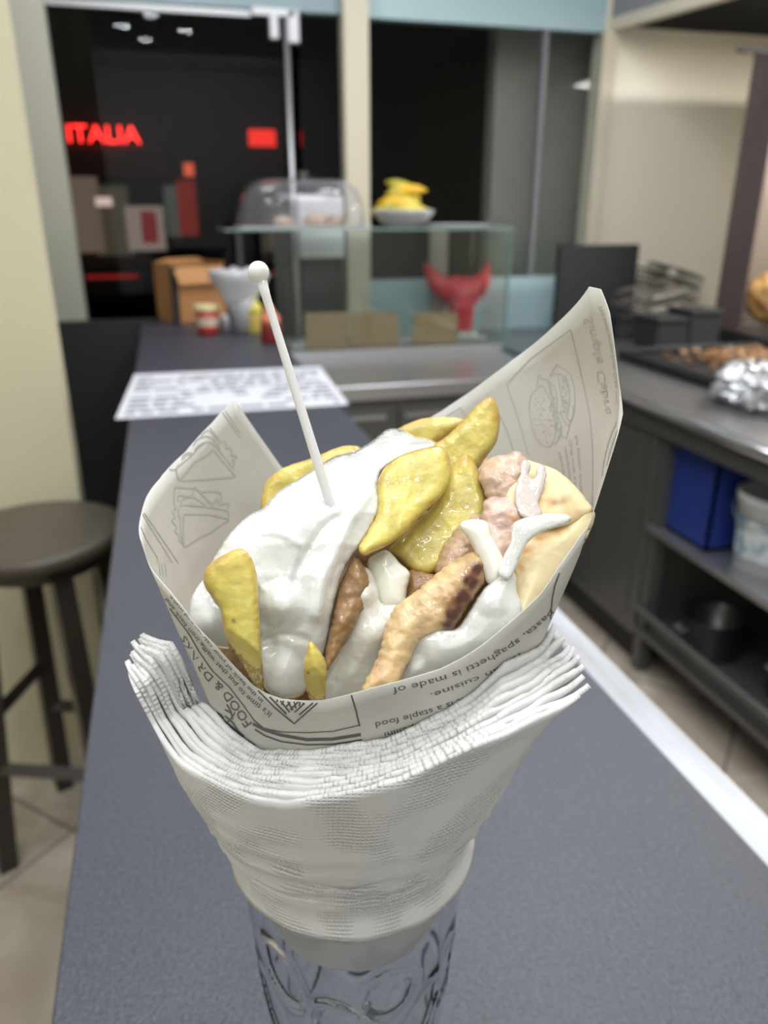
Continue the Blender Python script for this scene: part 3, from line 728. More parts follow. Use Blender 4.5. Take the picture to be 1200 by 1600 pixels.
# left flap: borders and sandwiches, traced in the photo's coordinates
def S3(L): return [(215 + x / 6.156, 620 + y / 6.156) for x, y in L]
for L, wd in (
    ([(790, 120), (900, 270), (985, 395)], 1.6), ([(825, 115), (985, 345)], 1.2), ([(660, 255), (700, 310), (760, 385), (800, 445)], 1.4),
    ([(590, 385), (640, 340), (660, 325), (690, 330), (740, 380), (770, 410)], 1.6), ([(530, 470), (560, 420), (620, 385), (680, 385), (740, 420), (790, 500)], 1.8),
    ([(540, 520), (580, 470), (640, 440), (700, 440), (760, 490), (920, 690)], 1.6), ([(365, 700), (405, 800), (560, 800), (700, 790), (915, 770), (925, 745)], 1.9),
    ([(405, 800), (470, 730), (540, 635), (600, 600), (690, 540), (725, 510), (800, 600), (925, 745)], 1.9), ([(365, 690), (520, 560), (560, 510)], 1.5),
    ([(790, 450), (830, 425), (850, 460), (845, 495), (880, 490), (905, 530), (895, 560), (940, 565), (950, 595), (910, 600), (925, 650), (915, 690)], 1.6),
    ([(300, 690), (330, 705), (370, 690), (390, 650)], 1.5), ([(425, 610), (430, 570), (470, 540), (520, 545)], 1.5), ([(440, 600), (465, 560), (520, 560)], 1.2),
    ([(355, 870), (440, 875), (530, 880), (550, 870), (600, 910), (780, 915), (805, 1020)], 1.7), ([(355, 870), (345, 1010), (370, 1080)], 1.7),
    ([(385, 1010), (390, 950), (510, 955), (545, 870)], 1.5), ([(550, 870), (640, 960), (690, 1010), (740, 1030)], 1.8), ([(405, 1020), (440, 980), (520, 965), (580, 990), (640, 1040)], 1.6),
    ([(400, 1180), (395, 1060), (430, 1040), (560, 1050), (840, 1090), (870, 1180)], 1.7), ([(440, 1130), (560, 1130), (700, 1135), (870, 1180), (820, 1220), (700, 1300), (600, 1350), (460, 1440), (440, 1420)], 1.9),
    ([(440, 1130), (435, 1300), (440, 1420)], 1.9), ([(410, 1150), (410, 1300), (430, 1400)], 1.4), ([(370, 1085), (335, 1095), (355, 1160), (325, 1190), (375, 1255), (350, 1290), (390, 1330), (395, 1380), (440, 1420)], 1.6),
    ([(740, 1000), (765, 985), (790, 1040), (850, 1020), (880, 1050), (850, 1085)], 1.6), ([(640, 1050), (680, 1020), (740, 1070)], 1.6),
    ([(30, 1080), (180, 1290), (390, 1600)], 1.6), ([(30, 1110), (335, 1600)], 1.3), ([(25, 1250), (90, 1390), (185, 1550), (180, 1600)], 1.0)):
    ribbon(ink2, S3(catmull(L, 4) if len(L) > 2 else L), wd)
poly(ink2, S3([(545, 520), (575, 475), (640, 440), (640, 452), (590, 485)])); poly(ink2, S3([(480, 1045), (500, 1020), (570, 1025), (610, 1050)]))
for x in (248, 252, 257): ribbon(ink2, [(x, 880), (x + 2, 900)], 1)
# tall flap: frame lines, burger, mirrored heading
ribbon(ink2, [(792, 600), (830, 560), (892, 515)], 1.5); ribbon(ink2, [(792, 600), (812, 660), (826, 710)], 1.5)
ribbon(ink2, catmull([(892, 515), (905, 570), (920, 640), (926, 700), (926, 790)], 5), 1.5); ribbon(ink2, catmull([(782, 650), (795, 680), (803, 706)], 4), 2)
ribbon(ink2, [(690, 655), (720, 637), (728, 652)], 1.4)
def S2(L): return [(780 + x / 5.515, 540 + y / 5.515) for x, y in L]
for L, wd in (
    ([(330, 370), (280, 420), (262, 520), (275, 640), (310, 780), (370, 855), (440, 870)], 1.1), ([(330, 370), (360, 340), (400, 380), (440, 460), (470, 560), (490, 680), (480, 800), (440, 870)], 1.1),
    ([(325, 350), (345, 250), (370, 290), (410, 290), (440, 320), (480, 360), (500, 450), (505, 600), (540, 700), (520, 790), (480, 850)], 1.2),
    ([(440, 260), (500, 165), (530, 190), (600, 230), (640, 320), (655, 440), (650, 560), (620, 660), (590, 690)], 1.2),
    ([(440, 270), (500, 240), (520, 320), (540, 450), (580, 600), (610, 650)], 1.1), ([(500, 240), (560, 260), (600, 340), (610, 470), (590, 600)], 1.0),
    ([(590, 690), (610, 700), (590, 760), (580, 800), (540, 770), (530, 700)], 1.2), ([(420, 300), (450, 420), (480, 520), (500, 560)], 1.4), ([(520, 560), (560, 640), (580, 680)], 1.4),
    ([(640, 520), (640, 600), (610, 660)], 2.0)):
    ribbon(ink2, S2(catmull(L, 4)), wd)
rn = random.Random(21)
for k in range(70):
    x, y = rn.uniform(275, 470), rn.uniform(440, 840)
    if ((x - 380) / 100) ** 2 + ((y - 620) / 235) ** 2 < 1: ribbon(ink2, S2([(x, y), (x + 8, y + 9)]), 1.4)
for k in range(90):
    t_ = rn.random(); x, y = 440 + 75 * t_ + rn.uniform(-18, 22), 330 + 470 * t_ + rn.uniform(-15, 15)
    ribbon(ink2, S2([(x, y), (x + rn.uniform(-14, 14), y + rn.uniform(-14, 14))]), 1.1)
    x, y = 560 + rn.uniform(-25, 35), 250 + 330 * rn.random()
    ribbon(ink2, S2([(x, y), (x + rn.uniform(-12, 12), y + rn.uniform(-14, 14))]), .9)
text(ink2, 'Simple Cabre', catmull([(925, 493), (938, 545), (948, 600), (955, 646)], 3), (15, 12), mirror=True)
text(ink2, 'The small simple finest Cube look', catmull([(941, 476), (953, 520), (962, 570), (967, 630)], 3), (6, 5), mirror=True)
for i, (a_, b_) in enumerate((((903, 680), (911, 775)), ((893, 686), (902, 770)), ((885, 697), (894, 758)), ((875, 705), (883, 740)))):
    text(ink2, ['for potato variety', 'Quill over a live', 'unimproved', 'spice'][i], [a_, ((a_[0] + b_[0]) / 2 + 1, (a_[1] + b_[1]) / 2), b_], (5, 5), mirror=True)
ribbon(ink2, catmull([(966, 655), (953, 685), (944, 720), (941, 750), (944, 765), (950, 752), (948, 730), (955, 700), (965, 672)], 4), 2.4)
m2 = MB(); m2.bm.free(); m2.bm = ink2
pr2 = m2.build('faint_print', mat('show_through_ink', (.50, .495, .48), .6), paper); pr2['label'] = 'faint grey food drawings showing through from behind'

# ---------------------------------------------------------------- napkins
NAP = [(.113, -.0117, .2244, .004, .004), (.119, -.0117, .2244, .018, .018), (.130, -.0117, .2244, .0305, .0305), (.145, -.0117, .2244, .0362, .0362), (.160, -.0117, .2244, .0395, .0395), (.1637, -.0117, .2244, .0400, .0400), (.1645, -.0120, .2244, .0425, .0425),
       (.170, -.0134, .2244, .0438, .0438), (.182, -.01344, .2244, .04758, .04758), (.195, -.0124, .2244, .05302, .05302), (.210, -.01185, .2244, .05855, .05855),
       (.230, -.01085, .2244, .06529, .06529), (.250, -.00879, .2244, .07251, .07251), (.262, -.00632, .2244, .07893, .07893), (.275, -.005, .2244, .084, .084)]
def nap(th, z, off=0):
    cx, cy, rx, ry = interp(NAP, z); a = R(th)
    return Vector((cx + (rx + off) * math.cos(a), cy + (ry + off) * math.sin(a), z))
OUT = [(204, 1040, 192), (213, 1077, 198), (233, 1130, 208), (277, 1187, 222), (317, 1213, 232), (367, 1233, 244), (453, 1248, 263), (540, 1237, 280), (640, 1207, 300), (757, 1157, 310), (830, 1125, 316), (913, 1083, 326)]
INN = [(230, 990, 184), (267, 1003, 192), (290, 1043, 205), (307, 1097, 217), (333, 1113, 224), (367, 1147, 235), (407, 1174, 246), (483, 1175, 264), (533, 1167, 275), (600, 1157, 288), (687, 1120, 306), (740, 1085, 318), (793, 1035, 332), (858, 979, 350)]
NL = 9; STEP = .0011
outp = [fit(u, v, th, (.21, .285), nap, 18) for u, v, th in OUT]
def layer(t_, z_, f):
    fl = max(0, min(1, (214 - t_) / 30)) * .85; f = f + (1 - f) * fl
    a_, b_ = loft(t_, z_, .0016), nap(t_, z_); return a_ + (b_ - a_) * f
innp = [fit(u, v, th, (.20, .295), lambda t_, z_: layer(t_, z_, 0), 18) for u, v, th in INN]
def resamp(P, k):
    L = [0]
    for a_, b_ in zip(P, P[1:]): L.append(L[-1] + abs(b_[0] - a_[0]) + .001)
    d = L[-1] * k; i = 0
    while i < len(L) - 2 and L[i + 1] < d: i += 1
    q = (d - L[i]) / (L[i + 1] - L[i]); return P[i][0] + (P[i + 1][0] - P[i][0]) * q, P[i][1] + (P[i + 1][1] - P[i][1]) * q
M_nap = mat('quilted_tissue', (.74, .735, .72), .9)
def napkin_bump(m):
    uv = nd(m, 'ShaderNodeUVMap'); sep = nd(m, 'ShaderNodeSeparateXYZ'); lk(m, uv.outputs[0], sep.inputs[0])
    def sinn(o, f):
        a = nd(m, 'ShaderNodeMath'); a.operation = 'MULTIPLY'; a.inputs[1].default_value = f; lk(m, o, a.inputs[0])
        b = nd(m, 'ShaderNodeMath'); b.operation = 'SINE'; lk(m, a.outputs[0], b.inputs[0]); return b.outputs[0]
    p0 = nd(m, 'ShaderNodeMath'); p0.operation = 'MULTIPLY'; lk(m, sinn(sep.outputs[0], 2300), p0.inputs[0]); lk(m, sinn(sep.outputs[1], 1900), p0.inputs[1])
    p1 = nd(m, 'ShaderNodeMath'); p1.operation = 'ABSOLUTE'; lk(m, p0.outputs[0], p1.inputs[0])
    p = nd(m, 'ShaderNodeMath'); p.operation = 'POWER'; p.inputs[1].default_value = 1.6; lk(m, p1.outputs[0], p.inputs[0])
    # quilting appears in patches (leaf-shaped fields)
    vn = nd(m, 'ShaderNodeTexNoise'); vn.inputs['Scale'].default_value = 42; vn.inputs['Detail'].default_value = 1; lk(m, uv.outputs[0], vn.inputs['Vector'])
    mr = nd(m, 'ShaderNodeMapRange'); mr.inputs[1].default_value = .45; mr.inputs[2].default_value = .58; lk(m, vn.outputs['Fac'], mr.inputs[0])
    q = nd(m, 'ShaderNodeMath'); q.operation = 'MULTIPLY'; lk(m, p.outputs[0], q.inputs[0]); lk(m, mr.outputs[0], q.inputs[1])
    q2_ = nd(m, 'ShaderNodeMath'); q2_.operation = 'MULTIPLY'; q2_.inputs[1].default_value = 5.0; lk(m, q.outputs[0], q2_.inputs[0])
    fn_ = nd(m, 'ShaderNodeTexNoise'); fn_.inputs['Scale'].default_value = 900; fn_.inputs['Detail'].default_value = 3; lk(m, uv.outputs[0], fn_.inputs['Vector'])
    wn = nd(m, 'ShaderNodeTexNoise'); wn.inputs['Scale'].default_value = 60; wn.inputs['Detail'].default_value = 4; lk(m, uv.outputs[0], wn.inputs['Vector'])
    s1_ = nd(m, 'ShaderNodeMath'); s1_.operation = 'MULTIPLY_ADD'; s1_.inputs[1].default_value = .7; lk(m, fn_.outputs['Fac'], s1_.inputs[0]); lk(m, q2_.outputs[0], s1_.inputs[2])
    s2_ = nd(m, 'ShaderNodeMath'); s2_.operation = 'MULTIPLY_ADD'; s2_.inputs[1].default_value = 3.0; lk(m, wn.outputs['Fac'], s2_.inputs[0]); lk(m, s1_.outputs[0], s2_.inputs[2])
    b = nd(m, 'ShaderNodeBump'); b.inputs['Strength'].default_value = .6; b.inputs['Distance'].default_value = .00022
    lk(m, s2_.outputs[0], b.inputs['Height']); lk(m, b.outputs[0], BS(m).inputs['Normal'])
napkin_bump(M_nap)
for k in range(NL):
    f = k / (NL - 1)                                 # 0 = innermost, 1 = outermost
    off = -STEP * (NL - 1 - k)
    bm = bmesh.new(); uvl = bm.loops.layers.uv.new('UVMap')
    NC, NRW = 150, (34 if k == NL - 1 else 16); grid = []; uvs = {}
    rk = random.Random(40 + k); e0, e1 = rk.uniform(-3, 3), rk.uniform(-2.5, 2.5)
    for i in range(NC + 1):
        s = i / NC
        ta, za = resamp(innp, s); tb, zb = resamp(outp, s)
        ff = min(1, max(0, f + .05 * noise.noise(Vector((s * 6, k * 3.1, 0)))))
        t_, zt = ta + (tb - ta) * ff, za + (zb - za) * ff
        t_ += e0 * max(0, 1 - s * 6) + e1 * max(0, 1 - (1 - s) * 6)
        zt += .0012 * noise.noise(Vector((s * 9, k * 7.7, 1))) + .0005 * noise.noise(Vector((s * 60, k * 7.7, 1)))
        col = []
        zb0 = .114 if k == NL - 1 else .19
        if k == NL - 1: zb0 = .114
        for j in range(NRW + 1):
            q = j / NRW; z = zb0 + (zt - zb0) * q
            wid = (1 - q) * 22 if k == NL - 1 else (1 - q) * 6
            mid = 272; tt = mid + (t_ - mid) * (1 + wid / 90 * (1.0 if z > .17 else 1.0))
            if k == NL - 1 and z < .164: tt = mid + (t_ - mid) * 180 / max(80, abs(t_ - mid) if 0 else 88)
            wob = .0010 * noise.noise(Vector((s * 11, z * 40, k * 5))) * (1 if z > .18 else .2)
            flare = .004 * max(0, 1 - s * 12) * q + .006 * max(0, 1 - (1 - s) * 10) * q
            # horizontal creases below the lip of the outer napkin
            if k == NL - 1 and .17 < z < .23: wob += .0011 * math.sin(z * 620 + 5 * math.sin(s * 5 + 1) + s * 14) * math.exp(-((z - .19) / .02) ** 2)
            p = layer(tt, z, f); pc_ = Vector((-.009, .2244, z)); p += (p - pc_).normalized() * (wob + (flare * .35 if k < NL - 1 else 0)); v_ = bm.verts.new(p); uvs[v_] = (R(tt) * .065, z); col.append(v_)
        grid.append(col)
    for i in range(NC):
        for j in range(NRW):
            fc_ = bm.faces.new((grid[i][j], grid[i + 1][j], grid[i + 1][j + 1], grid[i][j + 1]))
            for l_ in fc_.loops: l_[uvl].uv = uvs[l_.vert]
    mk = MB(); mk.bm.free(); mk.bm = bm
    o = hero(mk.build('paper_napkin', M_nap, smooth=True))
    sm = o.modifiers.new('thickness', 'SOLIDIFY'); sm.thickness = .0015; sm.offset = 0
    lab = 'innermost white paper napkin touching the printed paper cone' if k == 0 else ('outermost white quilted napkin tucked down into the glass' if k == NL - 1 else 'white paper napkin layered between the innermost and outermost ones')
    tag(o, lab, 'napkin', 'white napkins wrapped around the cone')

# folded hem of the outer napkin hanging over the rim of the glass
bm = bmesh.new(); uvl = bm.loops.layers.uv.new('UVMap'); grid = []; uvs = {}
for i in range(121):
    a = 165 + 210 * i / 120; col = []
    dn = .0062 + .0012 * noise.noise(Vector((a * .05, 1, 2))) + .002 * max(0, (230 - a) / 65)
    for j in range(9):
        q = j / 8; z = .180 - (.0132 + dn) * q; cx_, cy_, rn_, _r = interp(NAP, z); rr_ = max(rn_, .0438) + .0009 + .0003 * noise.noise(Vector((a * .08, q * 2, 9))) - .0010 * (1 - q) ** 2
        v_ = bm.verts.new((cx_ + rr_ * math.cos(R(a)), .2244 + rr_ * math.sin(R(a)), z)); uvs[v_] = (R(a) * .065, z); col.append(v_)
    grid.append(col)
for i in range(120):
    for j in range(8):
        fc_ = bm.faces.new((grid[i][j], grid[i + 1][j], grid[i + 1][j + 1], grid[i][j + 1]))
        for l_ in fc_.loops: l_[uvl].uv = uvs[l_.vert]
mk = MB(); mk.bm.free(); mk.bm = bm
hem = mk.build('folded_hem', M_nap, o, smooth=True); sm = hem.modifiers.new('thickness', 'SOLIDIFY'); sm.thickness = .0011; sm.offset = 0

# ---------------------------------------------------------------- tumbler
def cup_r(z): return .0298 + (.0430 - .0298) * (z / .165)
CC = Vector((-.0117, .2244, 0))
ov = [(-95, .105, .0095, .019, 18), (-128, .128, .009, .015, 20), (-70, .125, .010, .013, 0), (-50, .10, .008, .02, -20), (-145, .10, .008, .02, 25), (-112, .075, .009, .016, -15), (-75, .080, .010, .016, 15), (-95, .05, .011, .014, 0), (-130, .055, .009, .02, 20), (-55, .055, .009, .02, -20),
      (-20, .11, .009, .02, 10), (160, .1, .01, .02, 0), (100, .11, .01, .02, 0), (60, .08, .01, .02, 20), (20, .07, .01, .02, 0), (135, .06, .01, .02, 10), (90, .06, .01, .018, 0)]
b = MB(); n = 180; NZ = 110; rings = []
def cupring(r, z, emb=True):
    rg = []
    for i in range(n):
        a = 360 * i / n - 180; d = 0
        if emb:
            for (oa, oz, ow, oh, rot) in ov:
                dx = ((a - oa + 180) % 360 - 180) * math.pi / 180 * r; dz = z - oz
                cr, sr_ = math.cos(R(rot)), math.sin(R(rot)); X, Z = (dx * cr + dz * sr_) / ow, (-dx * sr_ + dz * cr) / oh
                q = math.hypot(X, Z)
                d += (.0011 if oz < .09 else .0006) * math.exp(-((q - 1) / .16) ** 2) - (.0006 if q < .85 else 0)
        rg.append(b.bm.verts.new((CC.x + (r + d) * math.cos(R(a)), CC.y + (r + d) * math.sin(R(a)), z)))
    rings.append(rg)
cupring(.026, .0006, False); cupring(.0292, .0012, False)
for j in range(NZ): 
    z = .004 + .1575 * j / (NZ - 1); cupring(cup_r(z), z)
cupring(cup_r(.162) - .0003, .1622, False); cupring(cup_r(.162) - .0010, .1622, False)
for j in range(24):
    z = .161 - (.161 - .016) * j / 23; cupring(cup_r(z) - .0013, z, False)
cupring(.024, .012, False); cupring(.002, .011, False)
for a_, b_ in zip(rings, rings[1:]):
    for i in range(n): b.bm.faces.new((a_[i], a_[(i + 1) % n], b_[(i + 1) % n], b_[i]))
b.bm.faces.new(rings[0][::-1]); b.bm.faces.new(rings[-1])
cup = hero(b.build('glass_tumbler', glass('tumbler_glass', (.985, 1, 1), 0, 1.42), smooth=True))
tag(cup, 'clear embossed tumbler holding the napkin wrapped gyros', 'glass')

# ---------------------------------------------------------------- food
YT = [(600, .280), (640, .264), (670, .248), (700, .229), (730, .213), (800, .195), (850, .187), (900, .1815), (950, .178), (1000, .1755), (1050, .1740), (1100, .1725), (1150, .172)]
# the uncut cone, used to keep every piece of food inside the paper
_b = bmesh.new(); _g = []
for i in range(120): _g.append([_b.verts.new(loft(3 * i, .13 + .31 * j / 30)) for j in range(31)])
for i in range(120):
    for j in range(30): _b.faces.new((_g[i][j], _g[(i + 1) % 120][j], _g[(i + 1) % 120][j + 1], _g[i][j + 1]))
_b.normal_update(); cone_bvh = BVHTree.FromBMesh(_b); _b.free()
def clampin(P):
    d = P - CAMH; L = d.length; d.normalize(); h = cone_bvh.ray_cast(CAMH, d)
    if h[0] is None: return P
    n1_ = h[3]; h2 = cone_bvh.ray_cast(h[0] + d * .0005, d); f1 = n1_ + (.0005 + h2[3] if h2[0] else .1)
    return CAMH + d * max(n1_ + .0012, min(L, f1 - .0012))
def Yb(u, v): return interp(YT, v)[0]
def inside(p, poly_):
    c = False; j = len(poly_) - 1
    for i in range(len(poly_)):
        a_, b_ = poly_[i], poly_[j]
        if (a_[1] > p[1]) != (b_[1] > p[1]) and p[0] < (b_[0] - a_[0]) * (p[1] - a_[1]) / (b_[1] - a_[1]) + a_[0]: c = not c
        j = i
    return c
def relief(outline, T, wd, s=4.0, dy=0, plane=None, jit=0, nz=0, nf=120, Tb=None, spots=(), base=(1, 1, 1), seed=0, edgecol=None, lumps=(), ridges=()):
    """closed solid whose outline is seen at the given pixels; plane = (y0, dy/du, dy/dv, u0, v0)"""
    Tb = T if Tb is None else Tb
    cl = outline + outline[:1]; pts = []
    N = len(outline)
    for i in range(N):
        p0, p1, p2, p3 = outline[i - 1], outline[i], outline[(i + 1) % N], outline[(i + 2) % N]
        L = math.hypot(p2[0] - p1[0], p2[1] - p1[1]); m = max(1, int(L / s))
        for k in range(m):
            t_ = k / m
            pts.append(tuple(.5 * ((2 * p1[c]) + (-p0[c] + p2[c]) * t_ + (2 * p0[c] - 5 * p1[c] + 4 * p2[c] - p3[c]) * t_ ** 2 + (-p0[c] + 3 * p1[c] - 3 * p2[c] + p3[c]) * t_ ** 3) for c in (0, 1)))
    if jit: pts = [(x + jit * noise.noise(Vector((x * .13, y * .13, seed))) * 1.4 + jit * .5 * noise.noise(Vector((x * .4, y * .4, seed + 5))), y + jit * noise.noise(Vector((x * .13, y * .13, seed + 9)))) for x, y in pts]
    nb_ = len(pts)
    segs = [(pts[i], pts[(i + 1) % nb_]) for i in range(nb_)]
    def dist(p):
        best = 1e9
        for a_, b_ in segs:
            dx, dy_ = b_[0] - a_[0], b_[1] - a_[1]; L2 = dx * dx + dy_ * dy_ or 1e-9
            t_ = max(0, min(1, ((p[0] - a_[0]) * dx + (p[1] - a_[1]) * dy_) / L2))
            d = (p[0] - a_[0] - dx * t_) ** 2 + (p[1] - a_[1] - dy_ * t_) ** 2
            if d < best: best = d
        return math.sqrt(best)
    rn = random.Random(seed); x0, x1 = min(p[0] for p in pts), max(p[0] for p in pts); y0, y1 = min(p[1] for p in pts), max(p[1] for p in pts)
    inn = []; row = 0; y = y0
    while y < y1:
        x = x0 + (s / 2 if row % 2 else 0)
        while x < x1:
            p = (x + rn.uniform(-.15, .15) * s, y + rn.uniform(-.15, .15) * s)
            if inside(p, pts):
                d = dist(p)
                if d > s * .55: inn.append((p, d))
            x += s
        y += s * .866; row += 1
    # extra ring close to the border so the edge rounds over
    allp = [Vector(p) for p in pts] + [Vector(p[0]) for p in inn]; dd = [0.0] * nb_ + [p[1] for p in inn]
    vo, eo, fo, ovv, _, _ = delaunay_2d_cdt(allp, [(i, (i + 1) % nb_) for i in range(nb_)], [], 1, 1e-6)
    D = []
    for i, o_ in enumerate(ovv): D.append(dd[o_[0]] if o_ else 0)
    bm = bmesh.new(); cl_ = bm.verts.layers.float_color.new('Col')
    fr, bk_ = [], []
    for i, q in enumerate(vo):
        u, v = q.x, q.y
        yy = (plane[0] + plane[1] * (u - plane[3]) + plane[2] * (v - plane[4])) if plane else Yb(u, v)
        P = hp(u, v, yy + dy); dr = (P - CAMH); dep = dr.length; dr.normalize()
        dm_ = D[i] * dep / 1200; k = min(1, dm_ / wd); h = math.sqrt(max(0, 1 - (1 - k) ** 2))
        nn = noise.fractal(P * nf + Vector((seed * 3.3, 0, 0)), 1.0, 2.0, 4) * nz * h if nz else 0
        lm = 0
        for (lu, lv, lr, lh) in lumps:
            e = ((u - lu) ** 2 + (v - lv) ** 2) / (lr * lr)
            if e < 1: lm += lh * (1 - e) ** 1.6
        for (rl, rw, rh) in ridges:
            best = 1e9
            for q0, q1 in zip(rl, rl[1:]):
                dx, dy_ = q1[0] - q0[0], q1[1] - q0[1]; t_ = max(0, min(1, ((u - q0[0]) * dx + (v - q0[1]) * dy_) / (dx * dx + dy_ * dy_)))
                best = min(best, (u - q0[0] - dx * t_) ** 2 + (v - q0[1] - dy_ * t_) ** 2)
            lm += rh * math.exp(-best / (rw * rw))
        c = list(base)
        if edgecol:
            e = max(0, 1 - D[i] / edgecol[1]) * (.5 + .9 * (noise.noise(Vector((u * .05, v * .05, seed))) + .2)); e = max(0, min(1, e)) * edgecol[2]
            c = [c[m_] * (1 - e) + edgecol[0][m_] * e for m_ in range(3)]
        for (su, sv, sr_, sc_, ss_) in spots:
            e = math.exp(-((u - su) ** 2 + (v - sv) ** 2) / (sr_ * sr_)) * ss_ * (1 + .7 * noise.noise(Vector((u * .09, v * .09, seed + 3)))); e = max(0, min(1, e))
            c = [c[m_] * (1 - e) + sc_[m_] * e for m_ in range(3)]
        a_ = bm.verts.new(clampin(P - dr * (T * h + nn + lm * min(1, D[i] / 6)))); a_[cl_] = (*c, 1); fr.append(a_)
        if D[i] <= 0: bk_.append(a_)
        else:
            b2 = bm.verts.new(clampin(P + dr * (Tb * h + .0004))); b2[cl_] = (*c, 1); bk_.append(b2)
    for f in fo:
        try: bm.faces.new([fr[i] for i in f])
        except ValueError: pass
        if any(D[i] > 0 for i in f):
            try: bm.faces.new([bk_[i] for i in f][::-1])
            except ValueError: pass
    m_ = MB(); m_.bm.free(); m_.bm = bm
    return m_
def vcmat(name, rough, sss=.2, rad=(.004, .002, .001), nscale=180, nstr=.3, ndist=.0006, var=.25, vscale=90, spec=.5, coat=0):
    m = mat(name, (1, 1, 1), rough)
    at_ = nd(m, 'ShaderNodeAttribute'); at_.attribute_name = 'Col'
    n1 = nd(m, 'ShaderNodeTexNoise'); n1.inputs['Scale'].default_value = vscale; n1.inputs['Detail'].default_value = 5
    tc_ = nd(m, 'ShaderNodeTexCoord'); lk(m, tc_.outputs['Object'], n1.inputs['Vector'])
    mr = nd(m, 'ShaderNodeMapRange'); mr.inputs[1].default_value = .3; mr.inputs[2].default_value = .7; mr.inputs[3].default_value = 1 - var; mr.inputs[4].default_value = 1 + var * .35; lk(m, n1.outputs['Fac'], mr.inputs[0])
    mu = nd(m, 'ShaderNodeVectorMath'); mu.operation = 'SCALE'; lk(m, at_.outputs['Color'], mu.inputs[0]); lk(m, mr.outputs[0], mu.inputs['Scale'])
    lk(m, mu.outputs[0], BS(m).inputs['Base Color'])
    BS(m).inputs['Subsurface Weight'].default_value = sss; BS(m).inputs['Subsurface Radius'].default_value = rad; BS(m).inputs['Subsurface Scale'].default_value = 1
    BS(m).inputs['Specular IOR Level'].default_value = spec; BS(m).inputs['Coat Weight'].default_value = coat; BS(m).inputs['Coat Roughness'].default_value = .05
    bump(m, nscale, nstr, ndist, 5); return m
M_fry = vcmat('fried_potato', .36, .2, (.004, .003, .001), 420, .65, .0006, .24, 130, .5, .2)
M_meat = vcmat('gyros_meat', .42, .2, (.003, .002, .001), 420, .55, .0008, .30, 260, .5, .22)
M_sauce = vcmat('white_yoghurt_sauce', .07, .2, (.002, .002, .0018), 110, .5, .0018, .03, 60, .9, .5)
M_pita = vcmat('pita_bread', .6, .15, (.004, .003, .001), 420, .4, .0004, .10, 130, .35)
M_onion = vcmat('raw_onion', .2, .35, (.005, .005, .004), 90, .15, .0004, .04, 80)
FY = (.66, .55, .13); FB = (.48, .25, .05); SC = (.72, .72, .68)
MT = (.50, .31, .18); MS = (.42, .21, .07); DK = (.09, .022, .008)
def food(name, label, cat, mb_, m, group=None):
    return tag(hero(mb_.build(name, m, smooth=True)), label, cat, group)

# pita: hidden body lining the cone plus the folded lip seen at the right
bm = bmesh.new(); cl_ = bm.verts.layers.float_color.new('Col'); cols = []
for i in range(120):
    t_ = 3.0 * i
    zt = min(rimz(t_) - .016, .256); col = []
    for j in range(16):
        z = .14 + (zt - .14) * j / 15; col.append(bm.verts.new(loft(t_, z, -.0022)))
    for j in range(15, -1, -1):
        z = .145 + (zt - .145) * j / 15; col.append(bm.verts.new(loft(t_, z, -.0075)))
    for v_ in col: v_[cl_] = (.72, .58, .33, 1)
    cols.append(col)
for i in range(120):
    a_, b_ = cols[i], cols[(i + 1) % 120]
    for j in range(31): bm.faces.new((a_[j], b_[j], b_[j + 1], a_[j + 1]))
m_ = MB(); m_.bm.free(); m_.bm = bm
pita = hero(m_.build('pita_bread', M_pita, smooth=True)); tag(pita, 'toasted pita bread rolled inside the printed paper', 'bread')
PC = (.80, .68, .42); PB = (.50, .27, .09); PD = (.16, .08, .04)
o = relief([(792, 868), (806, 845), (834, 826), (868, 815), (895, 800), (912, 786), (926, 795), (929, 812), (912, 850), (885, 895), (858, 932), (830, 962), (805, 985), (790, 975), (800, 940), (800, 900)],
       .006, .011, 3.6, 0, (.189, 0, -.00013, 860, 870), .5, .0009, 60, spots=[(822, 858, 15, PB, .8), (812, 885, 13, PB, .7), (845, 840, 13, PB, .9), (870, 832, 10, PB, .8), (905, 803, 12, PB, .35), (885, 826, 8, PB, .6), (850, 930, 14, PB, .15)], base=PC, seed=2).build('folded_lip', M_pita, pita, smooth=True)
o = relief([(770, 720), (800, 712), (835, 722), (868, 734), (897, 757), (918, 783), (926, 797), (905, 812), (880, 822), (845, 825), (820, 812), (790, 790)],
       .005, .012, 3.6, 0, (.203, 0, -.0002, 850, 765), .5, .0010, 60, spots=[(825, 765, 16, PB, .55), (850, 790, 22, PB, .6), (878, 782, 9, PD, .45), (868, 786, 6, PD, .5), (888, 776, 6, PD, .4), (895, 800, 18, PB, .5), (835, 745, 12, PB, .4)], base=(.82, .68, .40), seed=3).build('inner_fold', M_pita, pita, smooth=True)

# packed filling under everything
food('gyros_filling', 'pinkish brown shaved meat packed in the middle of the wrap', 'meat',
     relief([(330, 900), (420, 790), (520, 740), (640, 700), (760, 715), (860, 760), (905, 810), (850, 905), (720, 1020), (600, 1085), (500, 1108), (400, 1090), (330, 1010), (300, 950)], .006, .02, 6, .026, None, 1, .004, 90, base=(.46, .30, .19), seed=1, Tb=.02), M_meat)

